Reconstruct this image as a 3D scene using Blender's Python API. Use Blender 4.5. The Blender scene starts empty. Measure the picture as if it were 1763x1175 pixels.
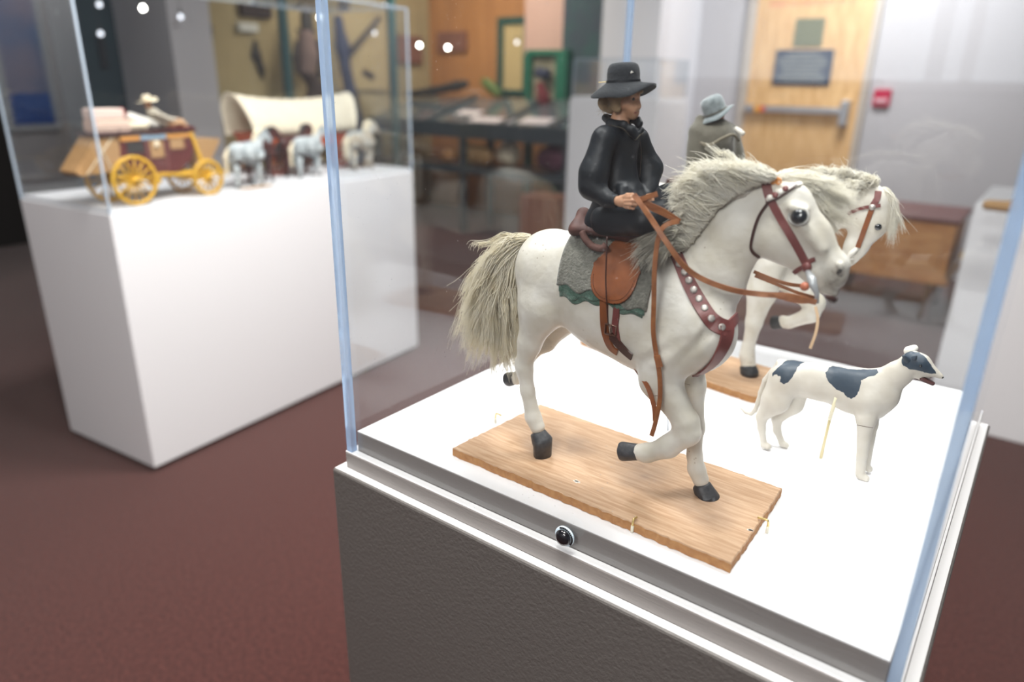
import bpy, math, random
import numpy as np
from mathutils import Vector, Matrix
from mathutils.bvhtree import BVHTree
PI = math.pi
random.seed(5); RNG = np.random.default_rng(5)
SC = bpy.context.scene; COL = SC.collection

# ------------------------------------------------------------------ camera
YAW, PIT, ROLL, FPX = 0.6402, 0.352, 0.0188, 1215.9
CAM = np.array([0.6433, -0.533, 1.4262])
_f = np.array([-math.sin(YAW)*math.cos(PIT), math.cos(YAW)*math.cos(PIT), -math.sin(PIT)])
_r = np.cross(_f, [0, 0, 1.0]); _r /= np.linalg.norm(_r); _u = np.cross(_r, _f)
_c, _s = math.cos(ROLL), math.sin(ROLL)
_R, _U = _c*_r+_s*_u, -_s*_r+_c*_u
cd = bpy.data.cameras.new('camera'); cam = bpy.data.objects.new('camera', cd); COL.objects.link(cam)
cam.matrix_world = Matrix(((_R[0], _U[0], -_f[0], CAM[0]), (_R[1], _U[1], -_f[1], CAM[1]), (_R[2], _U[2], -_f[2], CAM[2]), (0, 0, 0, 1)))
cd.sensor_width = 36.0; cd.lens = FPX*36.0/1763; cd.clip_start = 0.02; cd.clip_end = 60
cd.dof.use_dof = True; cd.dof.focus_distance = 0.76; cd.dof.aperture_fstop = 2.5
SC.camera = cam
SC.cycles.transparent_max_bounces = 40
SC.cycles.max_bounces = 10; SC.cycles.glossy_bounces = 6
SC.view_settings.view_transform = 'Standard'; SC.view_settings.look = 'None'
SC.view_settings.exposure = 0.0; SC.view_settings.gamma = 1.0; SC.view_settings.use_curve_mapping = False

# ------------------------------------------------------------------ room light
wd = bpy.data.worlds.new('world'); SC.world = wd; wd.use_nodes = True
wd.node_tree.nodes['Background'].inputs[0].default_value = (0.80, 0.86, 1.0, 1)
wd.node_tree.nodes['Background'].inputs[1].default_value = 0.20
def area(name, loc, size, power, col=(1, 1, 1), aim=None, sy=None):
    l = bpy.data.lights.new(name, 'AREA'); l.energy = power; l.color = col; l.size = size
    if sy: l.shape = 'RECTANGLE'; l.size_y = sy
    o = bpy.data.objects.new(name, l); COL.objects.link(o); o.location = loc
    if aim is not None: o.rotation_euler = (Vector(aim)-Vector(loc)).to_track_quat('-Z', 'Y').to_euler()
    return o
area('ceiling_and_fill_light', (0.35, -0.30, 2.95), 0.5, 47, (1, 0.97, 0.92), (0.3, 0.15, 1.1))
area('ceiling_and_fill_light', (0.75, 0.95, 2.95), 0.6, 56, (1, 0.975, 0.93), (0.3, 0.3, 1.0))
area('ceiling_and_fill_light', (0.7, -2.3, 2.8), 0.9, 62, (1, 0.97, 0.93), (0.35, 0.1, 1.2))  # fill light added on the camera side to brighten the horse flanks
area('ceiling_and_fill_light', (-0.75, 0.0, 2.95), 0.5, 36, (1, 0.97, 0.93), (0.2, 0.25, 1.1))
area('ceiling_and_fill_light', (-1.0, 1.3, 2.95), 0.7, 125, (1, 0.98, 0.95), (-2.1, 1.3, 0.9))
area('ceiling_and_fill_light', (-0.6, 5.0, 2.95), 1.0, 95, (1, 0.97, 0.95), (-0.8, 5.9, 1.5))
area('ceiling_and_fill_light', (-4.0, 4.6, 2.95), 1.2, 85, (1, 0.88, 0.72), (-4.8, 5.8, 1.4))

def proj(P):
    d = np.asarray(P, float)-CAM
    z = d@_f
    return 881.5+FPX*(d@_R)/z, 587.5-FPX*(d@_U)/z, z
def ray(px, py): return _f+_R*(px-881.5)/FPX-_U*(py-587.5)/FPX
def pz(px, py, z): d = ray(px, py); return CAM+d*(z-CAM[2])/d[2]
def pln(px, py, P0, n): d = ray(px, py); return CAM+d*(np.dot(np.asarray(P0)-CAM, n)/np.dot(d, n))
def py_(px, py, y): return pln(px, py, (0, y, 0), (0, 1.0, 0))
def px_(px, py, x): return pln(px, py, (x, 0, 0), (1.0, 0, 0))

# ------------------------------------------------------------------ materials
def mat(name, col, rough=0.6, metal=0.0, col2=None, nscale=20, ndet=4, stretch=None, bump=0.0, bscale=None, bdist=0.001, sheen=0.0,
        spec=0.5, sss=0.0, emit=None, estr=0.0, contrast=0.5, coat=0.0):
    m = bpy.data.materials.new(name); m.use_nodes = True
    nt = m.node_tree; b = nt.nodes['Principled BSDF']; L = nt.links
    b.inputs['Base Color'].default_value = (*col, 1); b.inputs['Roughness'].default_value = rough
    b.inputs['Metallic'].default_value = metal; b.inputs['Specular IOR Level'].default_value = spec
    if sheen: b.inputs['Sheen Weight'].default_value = sheen
    if coat: b.inputs['Coat Weight'].default_value = coat
    if sss: b.inputs['Subsurface Weight'].default_value = sss; b.inputs['Subsurface Scale'].default_value = 0.004
    if emit: b.inputs['Emission Color'].default_value = (*emit, 1); b.inputs['Emission Strength'].default_value = estr
    tc = nt.nodes.new('ShaderNodeTexCoord'); mp = nt.nodes.new('ShaderNodeMapping')
    L.new(tc.outputs['Object'], mp.inputs[0])
    if stretch: mp.inputs['Scale'].default_value = stretch
    if col2:
        n = nt.nodes.new('ShaderNodeTexNoise'); n.inputs['Scale'].default_value = nscale; n.inputs['Detail'].default_value = ndet
        L.new(mp.outputs[0], n.inputs[0])
        r = nt.nodes.new('ShaderNodeValToRGB'); r.color_ramp.elements[0].position = 0.5-contrast/2; r.color_ramp.elements[1].position = 0.5+contrast/2
        r.color_ramp.elements[0].color = (*col, 1); r.color_ramp.elements[1].color = (*col2, 1)
        L.new(n.outputs[0], r.inputs[0]); L.new(r.outputs[0], b.inputs['Base Color'])
    if bump:
        n2 = nt.nodes.new('ShaderNodeTexNoise'); n2.inputs['Scale'].default_value = bscale or nscale; n2.inputs['Detail'].default_value = 3
        L.new(mp.outputs[0], n2.inputs[0])
        bp = nt.nodes.new('ShaderNodeBump'); bp.inputs['Strength'].default_value = bump; bp.inputs['Distance'].default_value = bdist
        L.new(n2.outputs[0], bp.inputs['Height']); L.new(bp.outputs[0], b.inputs['Normal'])
    return m
def hairy(m, k=0.5):
    nt = m.node_tree; L = nt.links; b = nt.nodes['Principled BSDF']; out = nt.nodes['Material Output']
    t = nt.nodes.new('ShaderNodeBsdfTranslucent'); src = b.inputs['Base Color']
    if src.links: L.new(src.links[0].from_socket, t.inputs[0])
    mx = nt.nodes.new('ShaderNodeMixShader'); mx.inputs[0].default_value = k
    L.new(b.outputs[0], mx.inputs[1]); L.new(t.outputs[0], mx.inputs[2]); L.new(mx.outputs[0], out.inputs[0]); return m
def clear_edge(name, col, k):
    m = bpy.data.materials.new(name); m.use_nodes = True; nt = m.node_tree; L = nt.links
    nt.nodes.remove(nt.nodes['Principled BSDF']); out = nt.nodes['Material Output']
    g = nt.nodes.new('ShaderNodeBsdfGlass'); g.inputs['IOR'].default_value = 1.49; g.inputs[0].default_value = (0.86, 0.93, 1, 1)
    d = nt.nodes.new('ShaderNodeBsdfTranslucent'); d.inputs[0].default_value = (*col, 1)
    d2 = nt.nodes.new('ShaderNodeBsdfDiffuse'); d2.inputs[0].default_value = (*col, 1)
    m1 = nt.nodes.new('ShaderNodeMixShader'); L.new(d.outputs[0], m1.inputs[1]); L.new(d2.outputs[0], m1.inputs[2])
    m2 = nt.nodes.new('ShaderNodeMixShader'); m2.inputs[0].default_value = k; L.new(m1.outputs[0], m2.inputs[1]); L.new(g.outputs[0], m2.inputs[2]); L.new(m2.outputs[0], out.inputs[0])
    return m
def glass_mat(name, tint=(0.975, 0.985, 0.99), ior=1.49, dust=0.0):
    m = bpy.data.materials.new(name); m.use_nodes = True; nt = m.node_tree; L = nt.links
    nt.nodes.remove(nt.nodes['Principled BSDF']); out = nt.nodes['Material Output']
    t = nt.nodes.new('ShaderNodeBsdfTransparent'); t.inputs[0].default_value = (*tint, 1)
    g = nt.nodes.new('ShaderNodeBsdfGlossy'); g.inputs['Roughness'].default_value = 0.0; g.inputs[0].default_value = (1, 1, 1, 1)
    fr = nt.nodes.new('ShaderNodeFresnel'); fr.inputs[0].default_value = ior
    # entering or leaving, both faces of the pane reflect alike
    geo = nt.nodes.new('ShaderNodeNewGeometry')
    vm = nt.nodes.new('ShaderNodeVectorMath'); vm.operation = 'DOT_PRODUCT'
    L.new(geo.outputs['Incoming'], vm.inputs[0]); L.new(geo.outputs['Normal'], vm.inputs[1])
    ab = nt.nodes.new('ShaderNodeMath'); ab.operation = 'ABSOLUTE'; L.new(vm.outputs['Value'], ab.inputs[0])
    s1 = nt.nodes.new('ShaderNodeMath'); s1.operation = 'SUBTRACT'; s1.inputs[0].default_value = 1; L.new(ab.outputs[0], s1.inputs[1])
    p5 = nt.nodes.new('ShaderNodeMath'); p5.operation = 'POWER'; p5.inputs[1].default_value = 5; L.new(s1.outputs[0], p5.inputs[0])
    r0 = ((ior-1)/(ior+1))**2
    ma = nt.nodes.new('ShaderNodeMath'); ma.operation = 'MULTIPLY_ADD'; ma.inputs[1].default_value = 1-r0; ma.inputs[2].default_value = r0; L.new(p5.outputs[0], ma.inputs[0])
    mx = nt.nodes.new('ShaderNodeMixShader'); L.new(ma.outputs[0], mx.inputs[0]); L.new(t.outputs[0], mx.inputs[1]); L.new(g.outputs[0], mx.inputs[2])
    last = mx
    if dust:
        tc = nt.nodes.new('ShaderNodeTexCoord'); v = nt.nodes.new('ShaderNodeTexVoronoi'); v.inputs['Scale'].default_value = 110
        L.new(tc.outputs['Object'], v.inputs['Vector'])
        n = nt.nodes.new('ShaderNodeTexNoise'); n.inputs['Scale'].default_value = 9; L.new(tc.outputs['Object'], n.inputs[0])
        rr = nt.nodes.new('ShaderNodeMath'); rr.operation = 'MULTIPLY'; rr.inputs[1].default_value = 0.085; L.new(n.outputs[0], rr.inputs[0])
        lt = nt.nodes.new('ShaderNodeMath'); lt.operation = 'LESS_THAN'; L.new(v.outputs['Distance'], lt.inputs[0]); L.new(rr.outputs[0], lt.inputs[1])
        k = nt.nodes.new('ShaderNodeMath'); k.operation = 'MULTIPLY'; k.inputs[1].default_value = dust; L.new(lt.outputs[0], k.inputs[0])
        d = nt.nodes.new('ShaderNodeBsdfDiffuse'); d.inputs[0].default_value = (0.9, 0.92, 0.95, 1)
        m2 = nt.nodes.new('ShaderNodeMixShader'); L.new(k.outputs[0], m2.inputs[0]); L.new(mx.outputs[0], m2.inputs[1]); L.new(d.outputs[0], m2.inputs[2]); last = m2
    L.new(last.outputs[0], out.inputs[0])
    nt.nodes.remove(fr)
    return m
def wood_mat(name, c1, c2, scale=14, stretch=(1, 9, 9), rough=0.55, bump=0.15):
    m = mat(name, c1, rough, bump=bump, bscale=60, stretch=stretch, bdist=0.0006)
    nt = m.node_tree; L = nt.links; mp = [n for n in nt.nodes if n.type == 'MAPPING'][0]
    w = nt.nodes.new('ShaderNodeTexNoise'); w.inputs['Scale'].default_value = scale; w.inputs['Detail'].default_value = 6; w.inputs['Distortion'].default_value = 0.6
    L.new(mp.outputs[0], w.inputs[0])
    r = nt.nodes.new('ShaderNodeValToRGB'); r.color_ramp.elements[0].position = 0.36; r.color_ramp.elements[1].position = 0.64
    r.color_ramp.elements[0].color = (*c1, 1); r.color_ramp.elements[1].color = (*c2, 1)
    L.new(w.outputs[0], r.inputs[0]); L.new(r.outputs[0], nt.nodes['Principled BSDF'].inputs['Base Color'])
    return m

# ------------------------------------------------------------------ objects
def mesh(name, V, F, m=None, parent=None, smooth=False, root=None):
    me = bpy.data.meshes.new(name)
    V = np.asarray(V, float)
    if root is not None: V = V-np.asarray(root)
    me.from_pydata(V.tolist(), [], [tuple(int(i) for i in f) for f in F] if not isinstance(F, np.ndarray) else F.tolist())
    me.update()
    if smooth: me.shade_smooth()
    o = bpy.data.objects.new(name, me); COL.objects.link(o)
    if m:
        for k in (m if isinstance(m, (list, tuple)) else [m]): me.materials.append(k)
    if parent: o.parent = parent
    return o
def tag(o, label=None, cat=None, group=None, kind=None):
    if label: o['label'] = label
    if cat: o['category'] = cat
    if group: o['group'] = group
    if kind: o['kind'] = kind
    return o
def empty(name, loc, label=None, cat=None, group=None, rz=0, kind=None):
    o = bpy.data.objects.new(name, None); COL.objects.link(o); o.location = tuple(map(float, loc)); o.rotation_euler = (0, 0, rz); o.empty_display_size = 0.05
    return tag(o, label, cat, group, kind)
def copy_tree(o, parent=None):
    c = o.copy(); COL.objects.link(c); c.parent = parent
    for ch in list(o.children): copy_tree(ch, c)
    return c
class MB:
    """collects simple solids into one mesh"""
    def __init__(s): s.V = []; s.F = []
    def add(s, V, F):
        n = len(s.V); s.V += [tuple(map(float, v)) for v in V]; s.F += [tuple(int(i)+n for i in f) for f in F]; return s
    def box(s, lo, hi, bev=0.0):
        x0, y0, z0 = lo; x1, y1, z1 = hi
        if bev <= 0:
            V = [(x0, y0, z0), (x1, y0, z0), (x1, y1, z0), (x0, y1, z0), (x0, y0, z1), (x1, y0, z1), (x1, y1, z1), (x0, y1, z1)]
            return s.add(V, [(0, 3, 2, 1), (4, 5, 6, 7), (0, 1, 5, 4), (1, 2, 6, 5), (2, 3, 7, 6), (3, 0, 4, 7)])
        b = bev; V = []; F = []
        rings = [(z0, b), (z0+b, 0), (z1-b, 0), (z1-b*0.3, b*0.3), (z1, b)]
        for z, i in rings:
            c = 0.0 if i else b*0.6
            X0, Y0, X1, Y1 = x0+i, y0+i, x1-i, y1-i; c = b*0.7
            V += [(X0+c, Y0, z), (X1-c, Y0, z), (X1, Y0+c, z), (X1, Y1-c, z), (X1-c, Y1, z), (X0+c, Y1, z), (X0, Y1-c, z), (X0, Y0+c, z)]
        for k in range(len(rings)-1):
            for j in range(8): F.append((k*8+j, k*8+(j+1) % 8, (k+1)*8+(j+1) % 8, (k+1)*8+j))
        F.append(tuple(range(7, -1, -1))); F.append(tuple(range((len(rings)-1)*8, len(rings)*8)))
        return s.add(V, F)
    def tube(s, pts, r, n=8, cap=True):
        pts = [np.asarray(p, float) for p in pts]; N = len(pts)
        rr = r if isinstance(r, (list, tuple, np.ndarray)) else [r]*N
        T = [pts[min(i+1, N-1)]-pts[max(i-1, 0)] for i in range(N)]; T = [t/(np.linalg.norm(t)+1e-12) for t in T]
        a = np.cross(T[0], [0, 0, 1.0]);
        if np.linalg.norm(a) < 1e-3: a = np.cross(T[0], [1.0, 0, 0])
        a /= np.linalg.norm(a); V = []; F = []
        for i in range(N):
            a = a-T[i]*np.dot(a, T[i]); a /= np.linalg.norm(a); b = np.cross(T[i], a)
            for k in range(n):
                t = 2*PI*k/n; V.append(pts[i]+rr[i]*(math.cos(t)*a+math.sin(t)*b))
        for i in range(N-1):
            for k in range(n): F.append((i*n+k, i*n+(k+1) % n, (i+1)*n+(k+1) % n, (i+1)*n+k))
        if cap: F.append(tuple(range(n-1, -1, -1))); F.append(tuple(range((N-1)*n, N*n)))
        return s.add(V, F)
    def ribbon(s, pts, nrm, w, t):
        pts = [np.asarray(p, float) for p in pts]; N = len(pts); V = []; F = []
        for i in range(N):
            T = pts[min(i+1, N-1)]-pts[max(i-1, 0)]; T /= np.linalg.norm(T)+1e-12
            n = np.asarray(nrm[i], float); n = n-T*np.dot(n, T); n /= np.linalg.norm(n)+1e-12; b = np.cross(T, n)
            ww = (w[i] if isinstance(w, (list, tuple, np.ndarray)) else w)/2
            V += [pts[i]-b*ww, pts[i]+b*ww, pts[i]+b*ww*0.92+n*t, pts[i]-b*ww*0.92+n*t]
        for i in range(N-1):
            for k in range(4): F.append((i*4+k, i*4+(k+1) % 4, (i+1)*4+(k+1) % 4, (i+1)*4+k))
        F.append((3, 2, 1, 0)); F.append(tuple(range((N-1)*4, N*4)))
        return s.add(V, F)
    def lathe(s, prof, n=24, axis=(0, 0, 1), org=(0, 0, 0)):
        ax = np.asarray(axis, float); ax /= np.linalg.norm(ax); a = np.cross(ax, [1.0, 0, 0])
        if np.linalg.norm(a) < 1e-3: a = np.cross(ax, [0, 1.0, 0])
        a /= np.linalg.norm(a); b = np.cross(ax, a); V = []; F = []; N = len(prof)
        for r, h in prof:
            for k in range(n):
                t = 2*PI*k/n; V.append(np.asarray(org)+ax*h+r*(math.cos(t)*a+math.sin(t)*b))
        for i in range(N-1):
            for k in range(n): F.append((i*n+k, i*n+(k+1) % n, (i+1)*n+(k+1) % n, (i+1)*n+k))
        F.append(tuple(range(n-1, -1, -1))); F.append(tuple(range((N-1)*n, N*n)))
        return s.add(V, F)
    def prism(s, poly, d0, d1, fr):
        """outline poly [(a,b)] swept from d0 to d1; fr(a,b,d) gives the point"""
        n = len(poly); V = [fr(a, b, d0) for a, b in poly]+[fr(a, b, d1) for a, b in poly]
        F = [tuple(range(n-1, -1, -1)), tuple(range(n, 2*n))]+[(i, (i+1) % n, n+(i+1) % n, n+i) for i in range(n)]
        return s.add(V, F)
    def xf(s, fn): s.V = [tuple(fn(np.array(v))) for v in s.V]; return s
    def obj(s, name, m=None, parent=None, smooth=False, root=None): return mesh(name, s.V, s.F, m, parent, smooth, root)
def spline(P, n=8):
    P = [np.asarray(p, float) for p in P]
    if len(P) < 3: return [P[0]+(P[1]-P[0])*t for t in np.linspace(0, 1, n)]
    Q = [2*P[0]-P[1]]+P+[2*P[-1]-P[-2]]; out = []
    for i in range(1, len(Q)-2):
        for t in np.linspace(0, 1, n, endpoint=False):
            a, b, c, d = Q[i-1], Q[i], Q[i+1], Q[i+2]
            out.append(0.5*((2*b)+(-a+c)*t+(2*a-5*b+4*c-d)*t*t+(-a+3*b-3*c+d)*t**3))
    out.append(P[-1]); return out

# ------------------------------------------------------------------ blended solids (one continuous surface)
class Blob:
    def __init__(s, lo, hi, res):
        s.lo = np.array(lo, float); s.res = res; s.n = np.ceil((np.array(hi)-s.lo)/res).astype(int)+1
        s.f = np.full(tuple(s.n), 0.05, np.float32)
        s.ax = [s.lo[i]+res*np.arange(s.n[i]) for i in range(3)]
    def _sl(s, mn, mx, pad):
        a = np.clip(np.floor((mn-pad-s.lo)/s.res).astype(int), 0, s.n-1); b = np.clip(np.ceil((mx+pad-s.lo)/s.res).astype(int)+1, 1, s.n)
        return tuple(slice(a[i], max(b[i], a[i]+1)) for i in range(3))
    def _grid(s, sl):
        return (s.ax[0][sl[0]][:, None, None].astype(np.float32), s.ax[1][sl[1]][None, :, None].astype(np.float32), s.ax[2][sl[2]][None, None, :].astype(np.float32))
    def _mix(s, sl, d, k, cut=False):
        f = s.f[sl]; 
        if cut: h = np.maximum(k-np.abs(f+d), 0)/k; s.f[sl] = np.maximum(f, -d)+h*h*k*0.25
        else: h = np.maximum(k-np.abs(f-d), 0)/k; s.f[sl] = np.minimum(f, d)-h*h*k*0.25
    def cone(s, a, b, ra, rb, k=0.006, q=(1, 1, 1), cut=False):
        """tapered capsule; q squashes world x, y, z"""
        a = np.array(a, float); b = np.array(b, float); R = max(ra, rb)*max(q)
        sl = s._sl(np.minimum(a, b)-R, np.maximum(a, b)+R, k+2*s.res); X, Y, Z = s._grid(sl)
        q = np.array(q, float); A = a/q; B = b/q; D = B-A; L = float(D@D)+1e-12
        X, Y, Z = X/q[0]-A[0], Y/q[1]-A[1], Z/q[2]-A[2]
        t = np.clip((X*D[0]+Y*D[1]+Z*D[2])/L, 0, 1)
        d = (np.sqrt((X-t*D[0])**2+(Y-t*D[1])**2+(Z-t*D[2])**2)-(ra+t*(rb-ra)))*min(1.0, min(q)+0.15)
        s._mix(sl, d.astype(np.float32), k, cut); return s
    def ell(s, c, r, k=0.006, ry=0.0, rz=0.0, cut=False):
        c = np.array(c, float); r = np.array(r, float); R = r.max(); sl = s._sl(c-R, c+R, k+2*s.res); X, Y, Z = s._grid(sl)
        X, Y, Z = X-c[0]+0*Y+0*Z, Y-c[1]+0*X+0*Z, Z-c[2]+0*X+0*Y
        if rz: X, Y = X*math.cos(rz)+Y*math.sin(rz), -X*math.sin(rz)+Y*math.cos(rz)
        if ry: X, Z = X*math.cos(ry)+Z*math.sin(ry), -X*math.sin(ry)+Z*math.cos(ry)
        k0 = np.sqrt((X/r[0])**2+(Y/r[1])**2+(Z/r[2])**2); k1 = np.sqrt((X/r[0]**2)**2+(Y/r[1]**2)**2+(Z/r[2]**2)**2)+1e-9
        s._mix(sl, (k0*(k0-1)/k1).astype(np.float32), k, cut); return s
    def surf(s, smooth=2, noise=0.0, nfreq=60, seed=0):
        f = s.f; N = f.shape; ins = f < 0
        c = [(i, j, k) for i in (0, 1) for j in (0, 1) for k in (0, 1)]
        cnt = sum(ins[i:N[0]-1+i, j:N[1]-1+j, k:N[2]-1+k].astype(np.int8) for i, j, k in c)
        act = np.argwhere((cnt > 0) & (cnt < 8)); idx = np.full((N[0]-1, N[1]-1, N[2]-1), -1, np.int32)
        idx[act[:, 0], act[:, 1], act[:, 2]] = np.arange(len(act))
        vals = {q: f[act[:, 0]+q[0], act[:, 1]+q[1], act[:, 2]+q[2]] for q in c}
        S = np.zeros((len(act), 3)); W = np.zeros(len(act))
        for p in c:
            for a in range(3):
                if p[a]: continue
                q = list(p); q[a] = 1; q = tuple(q); va, vb = vals[p], vals[q]
                m = (va < 0) != (vb < 0); t = np.where(m, va/np.where(m, va-vb, 1), 0)
                P = np.tile(np.array(p, float), (len(act), 1)); P[:, a] += t
                S[m] += P[m]; W[m] += 1
        V = s.lo+s.res*(act+S/W[:, None]); F = []
        for a in range(3):
            b, c2 = (a+1) % 3, (a+2) % 3; sl0 = [slice(None)]*3; sl1 = [slice(None)]*3; sl0[a] = slice(0, N[a]-1); sl1[a] = slice(1, N[a])
            i0, i1 = ins[tuple(sl0)], ins[tuple(sl1)]; E = np.argwhere(i0 != i1)
            E = E[(E[:, b] > 0) & (E[:, c2] > 0) & (E[:, b] < N[b]-1) & (E[:, c2] < N[c2]-1)]
            fl = i0[E[:, 0], E[:, 1], E[:, 2]]
            def g(db, dc):
                Q = E.copy(); Q[:, b] -= db; Q[:, c2] -= dc; return idx[Q[:, 0], Q[:, 1], Q[:, 2]]
            q = np.stack([g(1, 1), g(0, 1), g(0, 0), g(1, 0)], 1); q[~fl] = q[~fl][:, ::-1]; F.append(q)
        F = np.concatenate(F); F = F[(F >= 0).all(1)]
        e = np.concatenate([F[:, [0, 1]], F[:, [1, 2]], F[:, [2, 3]], F[:, [3, 0]]]); e = np.concatenate([e, e[:, ::-1]])
        deg = np.bincount(e[:, 0], minlength=len(V))+1e-9
        for _ in range(smooth):
            A = np.stack([np.bincount(e[:, 0], V[e[:, 1], i], len(V)) for i in range(3)], 1)/deg[:, None]; V = V*0.5+A*0.5
        if noise:
            n = np.cross(V[F[:, 2]]-V[F[:, 0]], V[F[:, 3]]-V[F[:, 1]])
            VN = np.zeros_like(V)
            for k in range(4):
                for i in range(3): VN[:, i] += np.bincount(F[:, k], n[:, i], len(V))
            VN /= np.linalg.norm(VN, axis=1)[:, None]+1e-12
            V = V+VN*(noise*fbm(V*nfreq, seed))[:, None]
        return V, F
def fbm(P, seed=0):
    r = np.random.default_rng(seed); o = np.zeros(len(P)); a = 1.0; k = 1.0
    for _ in range(4):
        for _ in range(3):
            d = r.normal(size=3); d /= np.linalg.norm(d); o += a*np.sin(P@d*k+r.uniform(0, 6.28)+1.3*np.sin(P@r.normal(size=3)*0.7*k))/3
        a *= 0.55; k *= 1.9
    return o
def hair(name, paths, r0, r1, m, parent, root, n=3):
    """paths: array (strands, points, 3); every strand a thin tapering tube, all in one hair mesh"""
    P = np.asarray(paths, float); S, M, _ = P.shape
    T = np.gradient(P, axis=1); T /= np.linalg.norm(T, axis=2)[..., None]+1e-12
    up = np.array([0.3, 0.7, 0.2]); A = np.cross(T, up); A /= np.linalg.norm(A, axis=2)[..., None]+1e-12; B = np.cross(T, A)
    rr = (r0+(r1-r0)*np.linspace(0, 1, M)**1.5)[None, :, None]; ring = []
    for k in range(n):
        t = 2*PI*k/n; ring.append(P+rr*(math.cos(t)*A+math.sin(t)*B))
    V = np.stack(ring, 2).reshape(-1, 3); base = (np.arange(S)[:, None]*M+np.arange(M-1)[None, :]).reshape(-1)*n
    F = np.concatenate([np.stack([base+k, base+(k+1) % n, base+n+(k+1) % n, base+n+k], 1) for k in range(n)])
    return mesh(name, V, F, m, parent, True, root)
# ------------------------------------------------------------------ palette
M = {}
M['carpet'] = mat('carpet', (0.034, 0.0105, 0.009), 0.95, col2=(0.112, 0.036, 0.030), nscale=95, ndet=6, bump=0.6, bscale=420, bdist=0.004, spec=0.1, sheen=0.2)
M['wall'] = mat('painted_wall', (0.52, 0.51, 0.53), 0.8, bump=0.15, bscale=200)
M['white_wall'] = mat('white_painted_wall', (0.82, 0.82, 0.86), 0.75, bump=0.1, bscale=200)
M['khaki'] = mat('khaki_wall', (0.42, 0.34, 0.19), 0.85, col2=(0.33, 0.27, 0.15), nscale=2)
M['orange_wall'] = mat('orange_wood_wall', (0.50, 0.24, 0.09), 0.7, col2=(0.36, 0.16, 0.06), nscale=3, stretch=(3, 3, 0.5))
M['ceiling'] = mat('dark_ceiling', (0.10, 0.10, 0.11), 0.9)
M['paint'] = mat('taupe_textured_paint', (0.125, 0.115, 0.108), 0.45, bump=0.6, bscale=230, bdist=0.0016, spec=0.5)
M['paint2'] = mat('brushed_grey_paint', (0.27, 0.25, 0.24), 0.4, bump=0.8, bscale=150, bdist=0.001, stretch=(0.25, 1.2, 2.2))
M['ledge_highlight'] = mat('ledge_highlight_paint', (0.86, 0.86, 0.87), 0.35, bump=0.15, bscale=120)  # white stands for the bright top light on the ledges
M['ped_white'] = mat('white_pedestal_paint', (0.78, 0.78, 0.80), 0.5, bump=0.1, bscale=140)
M['glass'] = glass_mat('clear_acrylic', dust=0.35)
M['glass_far'] = glass_mat('clear_acrylic_plain')
M['edge'] = clear_edge('acrylic_edge', (0.64, 0.79, 1.0), 0.62)
M['edge_white'] = mat('acrylic_edge_pale', (0.72, 0.86, 0.97), 0.15, spec=0.8)
M['black'] = mat('black_plastic', (0.012, 0.012, 0.015), 0.15, coat=0.5)
M['pine'] = wood_mat('pine_board', (0.44, 0.265, 0.15), (0.58, 0.39, 0.25), 24, (1, 11, 11))
M['pine_end'] = mat('pine_edge', (0.36, 0.16, 0.06), 0.75, col2=(0.50, 0.26, 0.10), nscale=160, bump=0.6, bscale=220)
M['brass'] = mat('brass_wire', (0.80, 0.62, 0.27), 0.3, metal=0.9)
M['steel'] = mat('brushed_steel', (0.6, 0.62, 0.66), 0.35, metal=0.9)
M['body'] = mat('white_painted_carving', (0.73, 0.705, 0.645), 0.42, col2=(0.58, 0.54, 0.45), nscale=30, ndet=8, bump=0.55, bscale=110, bdist=0.0012, contrast=0.35)
nt = M['body'].node_tree; b_in = nt.nodes['Principled BSDF'].inputs['Base Color']; src = b_in.links[0].from_socket; tc = [n for n in nt.nodes if n.type == 'TEX_COORD'][0]
vo = nt.nodes.new('ShaderNodeTexVoronoi'); vo.inputs['Scale'].default_value = 150; nz_ = nt.nodes.new('ShaderNodeTexNoise'); nz_.inputs['Scale'].default_value = 14
for q in (vo, nz_): nt.links.new(tc.outputs['Object'], q.inputs['Vector'])
r1 = nt.nodes.new('ShaderNodeMapRange'); r1.inputs[1].default_value = .52; r1.inputs[2].default_value = .72; r1.inputs[3].default_value = 0; r1.inputs[4].default_value = .28; nt.links.new(nz_.outputs[0], r1.inputs[0])
l1 = nt.nodes.new('ShaderNodeMath'); l1.operation = 'LESS_THAN'; nt.links.new(vo.outputs['Distance'], l1.inputs[0]); nt.links.new(r1.outputs[0], l1.inputs[1])
l2 = nt.nodes.new('ShaderNodeMath'); l2.operation = 'MULTIPLY'; l2.inputs[1].default_value = .55; nt.links.new(l1.outputs[0], l2.inputs[0])
mq_ = nt.nodes.new('ShaderNodeMix'); mq_.data_type = 'RGBA'; nt.links.new(l2.outputs[0], mq_.inputs[0]); nt.links.new(src, mq_.inputs[6]); mq_.inputs[7].default_value = (.30, .24, .17, 1); nt.links.new(mq_.outputs[2], b_in)
M['hoof'] = mat('black_painted_hoof', (0.018, 0.022, 0.028), 0.5, col2=(0.06, 0.065, 0.07), nscale=180, bump=0.5, bscale=300)
M['hair'] = hairy(mat('cream_hair', (0.97, 0.94, 0.84), 0.45, col2=(0.98, 0.96, 0.90), nscale=60))
M['tailhair'] = hairy(mat('cream_tail_hair', (0.94, 0.88, 0.72), 0.45, col2=(0.97, 0.94, 0.85), nscale=50))
M['greyhair'] = hairy(mat('grey_hair', (0.42, 0.40, 0.35), 0.6, col2=(0.72, 0.69, 0.60), nscale=90))
M['leather'] = mat('tan_leather', (0.15, 0.045, 0.016), 0.36, col2=(0.27, 0.085, 0.028), nscale=70, bump=0.4, bscale=350, bdist=0.0004)
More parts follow.
